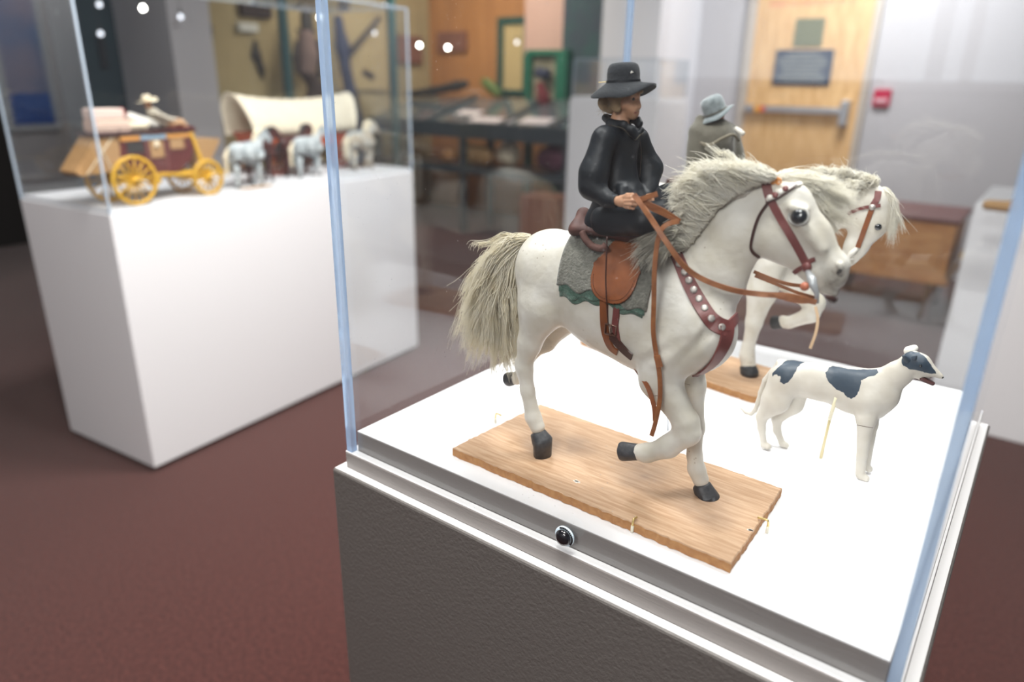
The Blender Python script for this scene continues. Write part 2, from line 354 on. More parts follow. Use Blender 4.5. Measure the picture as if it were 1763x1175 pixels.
M['rein'] = mat('orange_tan_leather', (0.36, 0.14, 0.05), 0.5, col2=(0.20, 0.065, 0.024), nscale=110, bump=0.4, bscale=400, bdist=0.0004)
M['maroon'] = mat('maroon_leather', (0.14, 0.035, 0.032), 0.42, col2=(0.21, 0.065, 0.06), nscale=80, bump=0.3, bscale=300, bdist=0.0004)
M['darkleather'] = mat('dark_brown_leather', (0.045, 0.014, 0.010), 0.4)
M['stud'] = mat('dull_silver_stud', (0.62, 0.60, 0.55), 0.45, metal=0.5, col2=(0.35, 0.30, 0.28), nscale=400)
M['blanket'] = mat('grey_green_felt', (0.095, 0.095, 0.078), 0.95, col2=(0.21, 0.205, 0.175), nscale=260, bump=1.0, bscale=500, bdist=0.0015, sheen=0.4)
M['blanket2'] = mat('green_felt', (0.035, 0.10, 0.07), 0.95, col2=(0.15, 0.22, 0.18), nscale=220, bump=1.0, bscale=500, bdist=0.0015, sheen=0.3)
M['eye'] = mat('dark_glass_eye', (0.012, 0.016, 0.02), 0.06, coat=1.0)
M['coat'] = mat('black_cloth', (0.006, 0.009, 0.013), 0.5, sheen=0.0, bump=0.25, bscale=70, bdist=0.0012, spec=0.35)
M['felt'] = mat('black_felt', (0.010, 0.013, 0.017), 0.9, sheen=0.06, bump=0.8, bscale=420, bdist=0.0008)
M['skin'] = mat('painted_skin', (0.48, 0.25, 0.15), 0.45, col2=(0.56, 0.32, 0.20), nscale=120, sss=0.08)
M['lips'] = mat('painted_lips', (0.36, 0.11, 0.08), 0.4)
M['wig'] = mat('light_brown_hair', (0.26, 0.17, 0.09), 0.65, col2=(0.36, 0.26, 0.15), nscale=90)
M['greycoat'] = mat('olive_grey_cloth', (0.085, 0.078, 0.058), 0.85, col2=(0.12, 0.11, 0.085), nscale=60, sheen=0.3)
M['greyfelt'] = mat('blue_grey_felt', (0.10, 0.125, 0.13), 0.95, col2=(0.22, 0.25, 0.26), nscale=120, sheen=0.5)
M['darkblue'] = mat('dark_blue_cloth', (0.03, 0.045, 0.07), 0.8)
M['bone'] = mat('white_bone', (0.75, 0.72, 0.65), 0.5)
M['crack'] = mat('dark_crack', (0.10, 0.06, 0.045), 0.8)

# ------------------------------------------------------------------ room
def struct(name, mb, m): return tag(mb.obj(name, m), kind='structure')
struct('floor', MB().box((-9, -4, -0.05), (5, 6.1, 0)), M['carpet'])
struct('ceiling', MB().box((-9, -4, 3.0), (5, 6.1, 3.1)), M['ceiling'])
struct('wall_back', MB().box((-3.72, 6.0, 0), (5, 6.1, 3.0)), M['wall'])
struct('wall_exhibit', MB().box((-5.6, 6.0, 0), (-3.72, 6.1, 3.0)), M['orange_wall'])
struct('wall_left', MB().box((-5.6, px_(340, 120, -5.5)[1], 0), (-5.5, 6.0, 3.0)), M['khaki'])
struct('wall_alcove', MB().box((-6.6, 0.4, 0), (-6.5, 6.0, 3.0)), mat('near_black_wall', (0.012, 0.010, 0.010), 0.8))

struct('wall_front', MB().box((-5.0, -3.9, 0), (5, -3.8, 3.0)), M['wall'])
mglow = mat('added_glow', (1, 1, 1), .5, emit=(0.86, 0.93, 1.0), estr=0.95)  # unseen glowing panes, added behind the camera to reflect in the case
for i in range(2):
    x0 = -1.45+1.5*i; w = tag(empty('window_%d' % (i+1), (x0, -3.78, 1.42)), kind='structure')
    f_ = MB()
    for lo, hi in (((0, 0, 0), (1.5, .03, .05)), ((0, 0, 1.23), (1.5, .03, 1.28)), ((0, 0, .05), (.04, .03, 1.23)), ((1.46, 0, .05), (1.5, .03, 1.23))): f_.box(lo, hi)
    f_.obj('window_frame', M['white_wall'], w); MB().box((.04, .005, .05), (1.46, .015, 1.23)).obj('window_pane', mglow, w)
# door in the back wall
da, db = py_(1291, 150, 6)[0], py_(1486, 150, 6)[0]
t = tag(empty('door_1', (da, 5.99, 0)), kind='structure')
M['door'] = wood_mat('honey_door', (0.62, 0.36, 0.15), (0.80, 0.52, 0.25), 6, (6, 6, 0.8), rough=0.4, bump=0.05)
fr = MB()
for a, b, c, d in ((-0.07, 0, 0, 2.5), (db-da, db-da+0.05, 0, 2.5), (0, db-da, 2.43, 2.5)): fr.box((a, -0.05, c), (b, 0.0, d))
fr.obj('door_frame', mat('beige_door_frame', (0.50, 0.44, 0.38), 0.5), t)
MB().box((0.0, -0.035, 0.01), (db-da, -0.002, 2.43)).obj('door_panel', M['door'], t)
A, B = py_(1372, 32, 5.955), py_(1415, 80, 5.955)
MB().box((A[0]-da, -0.045, B[2]), (B[0]-da, -0.034, A[2])).obj('door_window', mat('wired_green_glass', (0.16, 0.17, 0.10), 0.25, coat=0.6), t)
A, B = py_(1338, 86, 5.955), py_(1428, 148, 5.955)
s0 = tag(MB().box((A[0], 5.938, B[2]), (B[0], 5.954, A[2]), 0.003).obj('door_sign', mat('navy_sign', (0.018, 0.035, 0.075), 0.4)), 'dark navy notice with pale lettering hung on the honey wood door', 'sign')
mw = mat('pale_lettering', (0.34, 0.36, 0.33), 0.6); lg = MB(); W0 = B[0]-A[0]; H0_ = A[2]-B[2]
for k in range(7):
    zc = A[2]-H0_*(0.14+0.12*k); hw = W0*(0.28, 0.40, 0.42, 0.36, 0.33, 0.40, 0.42)[k]; x = (A[0]+B[0])/2-hw
    while x < (A[0]+B[0])/2+hw-0.012:
        w_ = random.uniform(0.012, 0.034); lg.box((x, 5.934, zc-0.007), (min(x+w_, (A[0]+B[0])/2+hw), 5.9385, zc+0.007)); x += w_+0.008
tag(lg.obj('lettering', mw, s0))
# faint red lettering across the top of the door: too blurred in the photograph to read
A = py_(1326, 8, 5.96); B = py_(1470, 12, 5.96); lg = MB(); x = A[0]
while x < B[0]:
    w_ = random.uniform(0.02, 0.035); lg.box((x, -0.0365+5.99-0.0, 0), (x+w_, 5.9555, 0.035)); x += w_+random.choice((0.008, 0.008, 0.03))
lg.xf(lambda v: (v[0]-da, v[1]-5.99, v[2]+A[2]-0.02)).obj('door_lettering', mat('faded_red_lettering', (0.72, 0.30, 0.16), 0.6), t)
A, B = py_(1287, 187, 5.90), py_(1452, 200, 5.90)
pb = tag(empty('panic_bar', (A[0], 5.955, A[2])), 'brushed steel push bar across the honey wood door', 'door bar'); wl = B[0]-A[0]
MB().box((0, -0.075, -0.022), (wl, -0.03, 0.03), 0.006).obj('bar', M['steel'], pb)
MB().box((wl-0.03, -0.085, -0.11), (wl+0.035, 0, 0.09), 0.008).obj('latch_housing', M['steel'], pb)
MB().box((-0.02, -0.06, -0.03), (0.03, 0, 0.035), 0.006).obj('end_bracket', M['steel'], pb)
MB().box((0.06, -0.079, -0.018), (0.12, -0.074, 0.026)).obj('orange_sticker', mat('orange_sticker', (0.85, 0.38, 0.04), 0.5), pb)
MB().box((0.12, -0.079, -0.018), (0.155, -0.074, 0.026)).obj('red_sticker', mat('red_sticker', (0.72, 0.05, 0.03), 0.5), pb)
A, B = py_(1507, 153, 5.99), py_(1531, 184, 5.99)
pa = tag(empty('fire_alarm_pull', (A[0], 5.99, B[2])), 'small red fire alarm box on the grey wall beside the door', 'fire alarm')
MB().box((0, -0.03, 0), (B[0]-A[0], 0.009, A[2]-B[2]), 0.006).obj('housing', mat('red_alarm_plastic', (0.50, 0.02, 0.07), 0.35), pa)
MB().box((0.02, -0.04, 0.03), (B[0]-A[0]-0.02, -0.028, 0.06), 0.003).obj('pull_handle', mat('pale_alarm_text', (0.7, 0.45, 0.5), 0.4), pa)

# white partition column between exhibit and door wall
a, b = py_(1036, 60, 5.2)[0], py_(1135, 60, 5.2)[0]
tag(MB().box((a, 5.2, 0), (b, 5.999, 2.999)).obj('partition_column', M['white_wall']), kind='structure').name = 'trim_1'
a, b = px_(372, 120, -5.0), px_(302, 120, -5.0)
tag(MB().box((-5.85, b[1], 0), (-5.0, a[1], 2.999)).obj('trim_2', M['wall']), kind='structure')

# ------------------------------------------------------------------ near display case
PX, PY = 0.6255, 0.657
ped = tag(empty('display_pedestal', (0.31, 0.33, 0)), 'large taupe painted pedestal carrying the riders and the spotted dog', 'pedestal')
R0 = (0.31, 0.33, 0)
o1, o2 = 0.0115, 0.0245; z1, z2 = 0.972, 0.9485
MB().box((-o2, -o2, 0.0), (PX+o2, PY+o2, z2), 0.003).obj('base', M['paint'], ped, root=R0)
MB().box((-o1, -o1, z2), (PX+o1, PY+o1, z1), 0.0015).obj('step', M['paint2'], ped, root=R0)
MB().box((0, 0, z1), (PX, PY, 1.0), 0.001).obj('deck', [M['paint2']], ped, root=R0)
MB().box((0.0008, 0.0008, 0.9995), (PX-0.0008, PY-0.0008, 1.0006)).obj('deck_top', mat('white_deck', (0.90, 0.90, 0.92), 0.6), ped, root=R0)
# white strips on the two ledges, their strong top light painted in
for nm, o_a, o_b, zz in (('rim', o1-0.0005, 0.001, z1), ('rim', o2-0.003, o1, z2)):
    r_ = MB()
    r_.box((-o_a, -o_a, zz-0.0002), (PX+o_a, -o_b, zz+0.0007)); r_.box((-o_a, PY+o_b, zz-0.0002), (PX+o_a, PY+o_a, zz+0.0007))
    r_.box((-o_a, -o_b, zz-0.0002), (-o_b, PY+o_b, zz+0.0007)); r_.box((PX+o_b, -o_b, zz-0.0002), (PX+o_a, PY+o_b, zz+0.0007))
    r_.obj(nm, M['ledge_highlight'], ped, root=R0)
def acrylic(name, x0, y0, x1, y1, z0, z1_, t, root, label, gm, em, em2, rot=None):
    """a clear box standing open side down: five panes of thickness t, each with its own bright cut edges"""
    e = tag(empty(name, root), label, 'display case'); g = 0.0003
    def pane(nm, lo, hi, ax):
        V = [(lo[0], lo[1], lo[2]), (hi[0], lo[1], lo[2]), (hi[0], hi[1], lo[2]), (lo[0], hi[1], lo[2]), (lo[0], lo[1], hi[2]), (hi[0], lo[1], hi[2]), (hi[0], hi[1], hi[2]), (lo[0], hi[1], hi[2])]
        F = [(0, 3, 2, 1), (4, 5, 6, 7), (0, 1, 5, 4), (1, 2, 6, 5), (2, 3, 7, 6), (3, 0, 4, 7)]
        big = {0: (3, 5), 1: (2, 4), 2: (0, 1)}[ax]
        if rot: V = [rot(np.array(v)) for v in V]
        return [v for v in V], F, big
    for nm, lo, hi, ax in (('front_pane', (x0+t, y0, z0), (x1-t, y0+t, z1_-t), 1), ('back_pane', (x0+t, y1-t, z0), (x1-t, y1, z1_-t), 1),
                           ('side_pane', (x0, y0+t, z0), (x0+t, y1-t, z1_-t), 0), ('side_pane', (x1-t, y0+t, z0), (x1, y1-t, z1_-t), 0),
                           ('top_pane', (x0+t, y0+t, z1_-t), (x1-t, y1-t, z1_), 2)):
        V, F, big = pane(nm, lo, hi, ax)
        mesh(nm, V, [F[i] for i in big], gm, e, root=root)
    # bonded corners
    c = [(x0, y0), (x1-t, y0), (x1-t, y1-t), (x0, y1-t)]
    for x, y in c:
        mb = MB().box((x, y, z0), (x+t, y+t, z1_))
        if rot: mb.xf(rot)
        mb.obj('corner_edge', em, e, root=root)
        s_ = MB().box((x+t*0.30, y+t*0.30, z0+0.001), (x+t*0.42, y+t*0.42, z1_-0.001))
    for lo, hi in (((x0+t, y0, z1_-t), (x1-t, y0+t, z1_)), ((x0+t, y1-t, z1_-t), (x1-t, y1, z1_)), ((x0, y0+t, z1_-t), (x0+t, y1-t, z1_)), ((x1-t, y0+t, z1_-t), (x1, y1-t, z1_))):
        mb = MB().box(lo, hi)
        if rot: mb.xf(rot)
        mb.obj('top_edge', em, e, root=root)
    return e
case = acrylic('acrylic_cover', -0.0098, -0.0098, PX+0.0098, PY+0.0098, z1+0.0008, 1.62, 0.0090, (0.31, 0.33, z1+0.0008),
               'clear acrylic cover over the two riders and the spotted dog', M['glass'], M['edge'], M['edge_white'])
# screw with clear washer on the front of the cover
P = py_(973, 923, -0.0100)
sc = tag(empty('case_screw', (P[0], -0.0100, P[2])), 'round black screw head in the front of the near acrylic cover', 'screw')
MB().lathe([(0.0112, 0), (0.0112, 0.0018), (0.0098, 0.0026), (0.006, 0.0028)], 28, (0, -1, 0)).obj('washer', M['edge_white'], sc, True)
MB().lathe([(0.0085, 0.002), (0.0088, 0.0045), (0.0078, 0.0068), (0.005, 0.0082), (0.0015, 0.0088), (0.0004, 0.0088)], 28, (0, -1, 0)).obj('screw_head', M['black'], sc, True)
k = MB()
for i in range(14):
    a = PI*0.9*i/14-0.6; k.box((0.0100*math.cos(a)-0.0008, -0.0032, 0.0100*math.sin(a)-0.0008), (0.0100*math.cos(a)+0.0008, -0.0018, 0.0100*math.sin(a)+0.0008))
k.obj('locking_teeth', M['black'], sc)

# ------------------------------------------------------------------ wooden boards
def board(name, corners, z0, z1_, label, r=0.0, rough=0.0005, m=M['pine']):
    """corners counter-clockwise; r rounds them"""
    pts = []
    C4 = [np.array(c, float) for c in corners]
    for i in range(4):
        p, a, b = C4[i], C4[i-1], C4[(i+1) % 4]
        u = (a-p)/np.linalg.norm(a-p); v = (b-p)/np.linalg.norm(b-p)
        if r:
            for t in np.linspace(0, 1, 7): q = (1-t)**2*(p+u*r)+2*t*(1-t)*p+t*t*(p+v*r); pts.append(q)
        else: pts.append(p)
        n_ = int(np.linalg.norm(b-p)/0.004); rr = r*1.02
        for j in range(1, n_):
            t = j/n_; q = p+(b-p)*t
            if np.linalg.norm(q-p) > rr+0.001 and np.linalg.norm(q-b) > rr+0.001: pts.append(q+np.array([v[1], -v[0]])*random.gauss(0, rough))
    n = len(pts); c = sum(pts)/n; V = []; F = []
    def ring(k, z, jit=0.0): V.extend([(*(c+(p-c)*(1-k/np.linalg.norm(p-c))), z+random.gauss(0, jit)) for p in pts])
    ring(0.0006, z0); ring(0, z0+0.001); ring(0.0, (z0+z1_)/2, 0.0003); ring(0, z1_-0.0012, 0.0002); ring(0.0009, z1_)
    for j in range(4):
        for i in range(n): F.append((j*n+i, j*n+(i+1) % n, (j+1)*n+(i+1) % n, (j+1)*n+i))
    F.append(tuple(range(n-1, -1, -1))); F.append(tuple(range(4*n, 5*n)))
    o = mesh(name, V, F, [m, M['pine_end']], None, False, (c[0], c[1], z0)); o.location = (c[0], c[1], z0)
    for p in o.data.polygons:
        if p.index < 3*n: p.material_index = 1
    return tag(o, label, 'board')
ZB = 1.012
bd = board('wooden_board', [(0.1385, 0.029), (0.4849, 0.0254), (0.481, 0.1873), (0.1503, 0.1962)], 1.0008, ZB, 'pale pine board with worn edges under the black coated rider and horse')
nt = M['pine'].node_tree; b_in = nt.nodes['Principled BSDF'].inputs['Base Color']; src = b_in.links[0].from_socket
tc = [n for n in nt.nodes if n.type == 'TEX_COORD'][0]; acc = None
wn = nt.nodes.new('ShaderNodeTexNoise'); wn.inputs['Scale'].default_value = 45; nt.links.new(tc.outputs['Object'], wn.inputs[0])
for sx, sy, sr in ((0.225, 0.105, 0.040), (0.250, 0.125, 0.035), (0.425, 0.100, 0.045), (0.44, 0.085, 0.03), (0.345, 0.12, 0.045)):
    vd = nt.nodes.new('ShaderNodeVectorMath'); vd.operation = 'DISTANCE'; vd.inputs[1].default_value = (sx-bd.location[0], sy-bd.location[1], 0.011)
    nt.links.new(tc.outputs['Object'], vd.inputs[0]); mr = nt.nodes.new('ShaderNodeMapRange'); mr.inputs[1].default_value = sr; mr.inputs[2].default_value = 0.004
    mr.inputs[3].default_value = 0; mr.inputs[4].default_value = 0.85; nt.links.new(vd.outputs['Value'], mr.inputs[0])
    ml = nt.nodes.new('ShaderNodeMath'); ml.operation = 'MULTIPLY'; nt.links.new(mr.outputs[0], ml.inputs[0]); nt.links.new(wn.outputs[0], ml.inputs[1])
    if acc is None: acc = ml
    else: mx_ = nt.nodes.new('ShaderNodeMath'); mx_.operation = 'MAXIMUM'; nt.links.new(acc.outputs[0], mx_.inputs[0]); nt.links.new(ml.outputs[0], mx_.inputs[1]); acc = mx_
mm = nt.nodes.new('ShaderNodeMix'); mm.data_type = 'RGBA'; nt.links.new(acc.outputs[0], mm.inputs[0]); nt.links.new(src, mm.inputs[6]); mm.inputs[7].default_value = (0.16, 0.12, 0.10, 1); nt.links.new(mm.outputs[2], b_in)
# chips and scuffs of the front corner
for (px0, py0, s_) in ((993, 829, 0.0045), (1292, 913, 0.0035)):
    c = pz(px0, py0, ZB); mb = MB()
    for i in range(7):
        a = random.uniform(0, 6.28); d = random.uniform(0, s_); x, y = c[0]+d*math.cos(a), c[1]+d*0.6*math.sin(a); w_ = random.uniform(0.0004, 0.0013)
        mb.box((x-w_*1.6, y-w_, ZB-0.0003), (x+w_*1.6, y+w_, ZB+0.00015))
    ob = mb.obj('paint_scuff', M['bone'], bd, root=tuple(bd.location))
def hook(base, side, h, reach):
    """bent brass pin: rises from the deck beside the board and folds over its edge"""
    b = np.array(base, float); s_ = np.array([*side, 0.0]); t = tag(empty('board_clip', b), None, 'clip')
    MB().tube(spline([(0, 0, 0.0002), (0, 0, h*0.7), s_*0.001+(0, 0, h*0.97), s_*0.004+(0, 0, h), s_*reach+(0, 0, h-0.0008)], 5), 0.00115, 8).obj('pin', M['brass'], t, True)
    MB().tube([(0, 0, 0.0002), (0, 0, h*0.55)], 0.0017, 8).obj('sleeve', mat('pale_tube', (0.80, 0.76, 0.62), 0.35), t, True)
    return t
P = pz(1088, 917, 1.0006); hook(P, (0, 1), 0.0145, 0.008)['label'] = 'bent brass clip at the front long edge of the near pine board'
P = pz(1320, 918, 1.0006); hook(P, (-1, 0), 0.0145, 0.011)['label'] = 'bent brass clip at the rough front right end of the near pine board'
P = pz(853, 729, 1.0006); hook(P, (1, 0.1), 0.0145, 0.009)['label'] = 'bent brass clip at the left end of the near pine board behind the hind hoof'
# ------------------------------------------------------------------ the carved horses
HO = np.array([0.2185, 0.102, ZB])            # under the planted near hind hoof
def hl(px, py, w=0.0): return py_(px, py, HO[1]-w)-HO      # picture point on the horse's own plane, w towards its right side
def rp(r, P, O=HO): return r*float((np.asarray(P)+O-CAM)@_f)/FPX
def C(a, b, q=1.0, k=0.008):                  # (x, y, w, r) twice
    A, B = hl(*a[:3]), hl(*b[:3]); return ('cone', A, B, rp(a[3], A), rp(b[3], B), q, k)
TRUNK = [
    C((946, 462, 0, 61), (965, 474, 0, 74), 0.74, .012), C((965, 474, 0, 74), (1050, 513, 0, 91), 0.64, .015),
    C((1050, 513, 0, 91), (1125, 540, 0, 100), 0.60, .015), C((1125, 545, 0, 100), (1190, 566, 0, 80), 0.62, .015),
    C((1135, 470, 0, 44), (1010, 462, 0, 48), 0.6, .015),
    # breast muscles
    C((1205, 575, .018, 52), (1160, 600, .020, 46), 0.7, .012), C((1205, 575, -.018, 52), (1160, 600, -.020, 46), 0.7, .012),
    # haunches
    C((930, 470, .018, 44), (930, 530, .021, 40), 0.62, .010), C((940, 470, -.018, 44), (958, 535, -.021, 40), 0.62, .010)]
HINDL = [C((930, 530, .022, 40), (912, 590, .021, 22), 0.7, .010), C((912, 590, .021, 21), (902, 628, .020, 15), 0.8, .006), C((897, 624, .020, 9), (903, 640, .020, 13), 0.8, .006),
         C((903, 632, .020, 15), (908, 672, .020, 12.5), 0.85, .005), C((908, 672, .020, 12.5), (918, 719, .020, 13.5), 0.9, .005), C((918, 719, .020, 13.5), (925, 735, .020, 13.5), 0.95, .005)]
HINDR = [C((962, 545, -.022, 36), (938, 585, -.021, 21), 0.7, .010), C((938, 585, -.021, 20), (915, 606, -.020, 14), 0.8, .006),
         C((915, 606, -.020, 13), (900, 642, -.020, 10), 0.85, .005), C((900, 642, -.020, 10.5), (889, 652, -.020, 12), 0.95, .005)]
FORE_UP = [C((1140, 615, .022, 44), (1135, 655, .022, 35), 0.7, .012), C((1137, 655, .022, 35), (1178, 722, .021, 23), 0.8, .008), C((1181, 728, .021, 24), (1186, 744, .021, 22), 0.85, .006),
           C((1180, 748, .021, 22), (1150, 770, .021, 19), 0.85, .006), C((1150, 770, .021, 18.5), (1113, 782, .021, 16), 0.9, .005), C((1114, 779, .021, 16), (1100, 779, .021, 14.5), 0.95, .004)]
FORE_DN = [C((1175, 620, -.020, 40), (1188, 660, -.020, 26), 0.75, .010), C((1188, 660, -.020, 25), (1194, 735, -.020, 18), 0.8, .008), C((1194, 735, -.020, 17), (1196, 785, -.020, 12.5), 0.85, .006),
           C((1196, 785, -.020, 12.5), (1199, 808, -.020, 14.5), 0.9, .005), C((1199, 808, -.020, 14), (1206, 826, -.020, 14.5), 0.95, .005)]
NECK = [C((1168, 505, 0, 74), (1222, 470, 0, 60), 0.52, .016), C((1222, 470, 0, 59), (1265, 402, 0, 50), 0.46, .010), C((1265, 402, 0, 50), (1312, 352, 0, 41), 0.46, .010)]
HEAD = [C((1342, 402, .004, 46), (1342, 398, -.004, 46), 0.40, .006), C((1330, 350, 0, 36), (1365, 352, 0, 30), 0.60, .008), C((1362, 350, 0, 31), (1400, 405, 0, 29), 0.62, .008),
        C((1400, 405, 0, 27), (1436, 450, 0, 20), 0.62, .008), C((1352, 412, 0, 38), (1402, 462, 0, 24), 0.46, .008), C((1402, 462, 0, 22), (1424, 478, 0, 21), 0.60, .008),
        C((1440, 459, 0, 22), (1440, 474, 0, 19), 0.70, .005), C((1436, 482, 0, 13), (1438, 486, 0, 11), 1.0, .004), C((1412, 492, 0, 13), (1436, 504, 0, 7.5), 0.9, .003), C((1446, 458, .0100, 6.5), (1447, 470, .0100, 5), 1, .003), C((1446, 458, -.0100, 6.5), (1447, 470, -.0100, 5), 1, .003),
        # brow over each eye, cheek bone
        C((1366, 357, .012, 8), (1386, 362, .0125, 6), 1.0, .006), C((1366, 357, -.012, 8), (1386, 362, -.0125, 6), 1.0, .006),
        C((1380, 385, .0125, 8), (1415, 430, .010, 6), 0.8, .008)]
def blob_of(prims, res, cuts=(), lo=None, hi=None, noise=0.00035, nf=70, smooth=3, rot=None):
    P = [p for p in prims]
    mn = np.min([np.minimum(p[1], p[2])-max(p[3], p[4]) for p in P], 0)-0.006; mx = np.max([np.maximum(p[1], p[2])+max(p[3], p[4]) for p in P], 0)+0.006
    b = Blob(mn, mx, res)
    for _, a, c, ra, rb, q, k in P: b.cone(a, c, ra, rb, k, (1, q, 1))
    for _, a, c, ra, rb, q, k in cuts: b.cone(a, c, ra, rb, k, (1, q, 1), cut=True)
    return b.surf(smooth, noise, nf)
CUTS = [C((1445, 459, .0165, 5.5), (1438, 470, .0165, 4.5), 1.2, .002), C((1445, 459, -.0165, 5.5), (1438, 470, -.0165, 4.5), 1.2, .002),     # nostrils
        C((1400, 489, .022, 2.2), (1442, 493, .012, 2.6), 1.4, .002),                                                                            # mouth line
        C((1305, 440, .020, 5), (1320, 330, .016, 4), 0.9, .006),                                                                                # groove behind the cheek
        C((1092, 632, .040, 4), (1180, 585, .043, 5), 0.8, .008), C((1160, 640, .040, 5), (1228, 560, .032, 5), 0.8, .008),                        # shoulder folds
        C((1245, 500, .024, 9), (1275, 430, .022, 8), 0.7, .008),                                                                                # neck groove
        C((958, 470, .047, 10), (975, 560, .044, 7), 0.5, .010), C((1334, 450, .020, 2.5), (1368, 431, .019, 2), 1, .003), C((1390, 480, .018, 2), (1408, 440, .017, 2), 1, .003)]
def hoofmesh(A, B, rA, rB, sq=1.0, up=(0, 0, 1), flat=None):
    """horn shoe from the coronet A to the sole B"""
    A, B = np.array(A, float), np.array(B, float); T = (B-A)/np.linalg.norm(B-A); a = np.cross(T, [0, 1.0, 0]); a /= np.linalg.norm(a); b = np.cross(T, a)
    V = []; F = []; N = 20; R = [(0.00, 0.72), (0.02, 0.93), (0.10, 0.99), (0.4, 1.0), (0.7, 1.03), (0.90, 1.02), (0.98, 0.95), (1.0, 0.82), (1.0, 0.5)]
    for t, s_ in R:
        r = rA+(rB-rA)*t
        for k in range(N):
            th = 2*PI*k/N; x, y = math.cos(th), math.sin(th)
            y *= 0.96 if x > 0 else 0.9
            p = A+(B-A)*t+r*s_*(a*x*(1.0 if x > 0 else 0.86)+b*y); 
            if flat is not None: p[2] = max(p[2], flat) if t < 0.95 else flat
            V.append(p)
    for i in range(len(R)-1):
        for k in range(N): F.append((i*N+k, i*N+(k+1) % N, (i+1)*N+(k+1) % N, (i+1)*N+k))
    F.append(tuple(range(N-1, -1, -1))); F.append(tuple(range((len(R)-1)*N, len(R)*N)))
    V = np.array(V); V += 0.0005*np.stack([fbm(V*260, 1), fbm(V*260, 2), 0*V[:, 0]], 1)
    return V, F
HV, HF = blob_of(TRUNK+HINDL+HINDR+FORE_UP+FORE_DN+NECK+HEAD, 0.00135, CUTS, noise=0.00030)
horse = tag(empty('horse_figure', HO), 'white carved horse with loose mane standing on the pine board, under the black coated rider', 'horse', 'carved horses in the near display case')
body = mesh('body', HV, HF, M['body'], horse, True)
VW = HV+HO
att = body.data.attributes.new('grime', 'FLOAT', 'POINT'); g_ = np.zeros(len(HV))
for c_, rr_, k_ in ((hl(1438, 482, .008), .017, 1.1), (hl(1446, 465, .013), .0075, 1.7), (hl(1432, 502, .004), .014, 1.0), (hl(1150, 782, .02), .02, .25), (hl(1205, 815, -.02), .02, .3), (hl(905, 628, .02), .018, .15)):
    g_ = np.maximum(g_, k_*np.clip(1-np.linalg.norm(HV-c_, axis=1)/rr_, 0, 1)*(.75+.5*fbm(HV*300, 4)))
att.data.foreach_set('value', g_.astype(np.float32))
nt = M['body'].node_tree; at = nt.nodes.new('ShaderNodeAttribute'); at.attribute_name = 'grime'; b_in = nt.nodes['Principled BSDF'].inputs['Base Color']; src = b_in.links[0].from_socket
mxr = nt.nodes.new('ShaderNodeMix'); mxr.data_type = 'RGBA'; mxr.clamp_factor = True; nt.links.new(at.outputs['Fac'], mxr.inputs[0]); nt.links.new(src, mxr.inputs[6]); mxr.inputs[7].default_value = (.22, .20, .17, 1); nt.links.new(mxr.outputs[2], b_in)
BODY = BVHTree.FromPolygons(VW.tolist(), HF.tolist())
def hit(px, py, tree=None):
    d = Vector(ray(px, py)).normalized(); r = (tree or BODY).ray_cast(Vector(CAM), d)
    return (np.array(r[0]), np.array(r[1])) if r[0] is not None else (None, None)
def near(P, tree=None):
    r = (tree or BODY).find_nearest(Vector(P)); return np.array(r[0]), np.array(r[1])
def strap(name, pts, w, m, parent, t=0.0012, root=HO, n=7, off=0.0002, cast=True, sub=6):
    """a strap lying on the body; pts are picture points (or 3-D points) along it, wide w metres"""
    P = []
    for p in spline([np.array([p[0], p[1], 0.0]) for p in pts], n):
        a, nn = hit(p[0], p[1])
        if a is None: continue
        if nn@(CAM-a) < 0: nn = -nn
        P.append((a, nn))
    if len(P) < 3: return None
    X = np.array([a for a, _ in P]); Nn = np.array([b for _, b in P])
    for _ in range(3): X[1:-1] = X[1:-1]*0.5+(X[2:]+X[:-2])*0.25; Nn[1:-1] = Nn[1:-1]*0.5+(Nn[2:]+Nn[:-2])*0.25
    mb = MB(); ww = w if not callable(w) else [w(i/(len(X)-1)) for i in range(len(X))]
    mb.ribbon(list(X+Nn*(off+0.0004)), list(Nn), ww, t)
    return mb.obj(name, m, parent, False, root)
# hooves
def hf(name, a, b, ra, rb, flat=None, par=horse):
    A, B = hl(*a), hl(*b); V, F = hoofmesh(A, B, rp(ra, A), rp(rb, B), flat=flat); return mesh(name, V, F, M['hoof'], par, True)
hf('hoof', (925, 744, .020), (934, 764, .020), 14, 20, 0.0002)
hf('hoof', (892, 650, -.020), (873, 653, -.020), 11.5, 13.5)
hf('hoof', (1102, 778, .021), (1069, 776, .021), 15, 18)
hf('hoof', (1206, 834, -.020), (1218, 864, -.020), 16, 23.5, 0.0002)
# eye
E0, N0 = hit(1376, 373)
mb = MB().lathe([(0.0070, -0.004), (0.0073, -0.001), (0.0071, 0.0012), (0.0060, 0.0032), (0.0042, 0.0046), (0.0020, 0.0053), (0.0002, 0.0055)], 28, N0, E0); mb.obj('eye', M['eye'], horse, True, HO)
mb = MB()
ax = np.cross(N0, [0, 0, 1.0]); ax /= np.linalg.norm(ax); bx = np.cross(N0, ax)
mb.tube([E0+N0*0.0010+0.0080*(math.cos(t)*ax*1.1+math.sin(t)*bx*0.9) for t in np.linspace(0, 2*PI, 25)], 0.0011, 6, False); mb.obj('eyelid', mat('grey_eyelid', (0.42, 0.41, 0.38), 0.6), horse, True, HO)

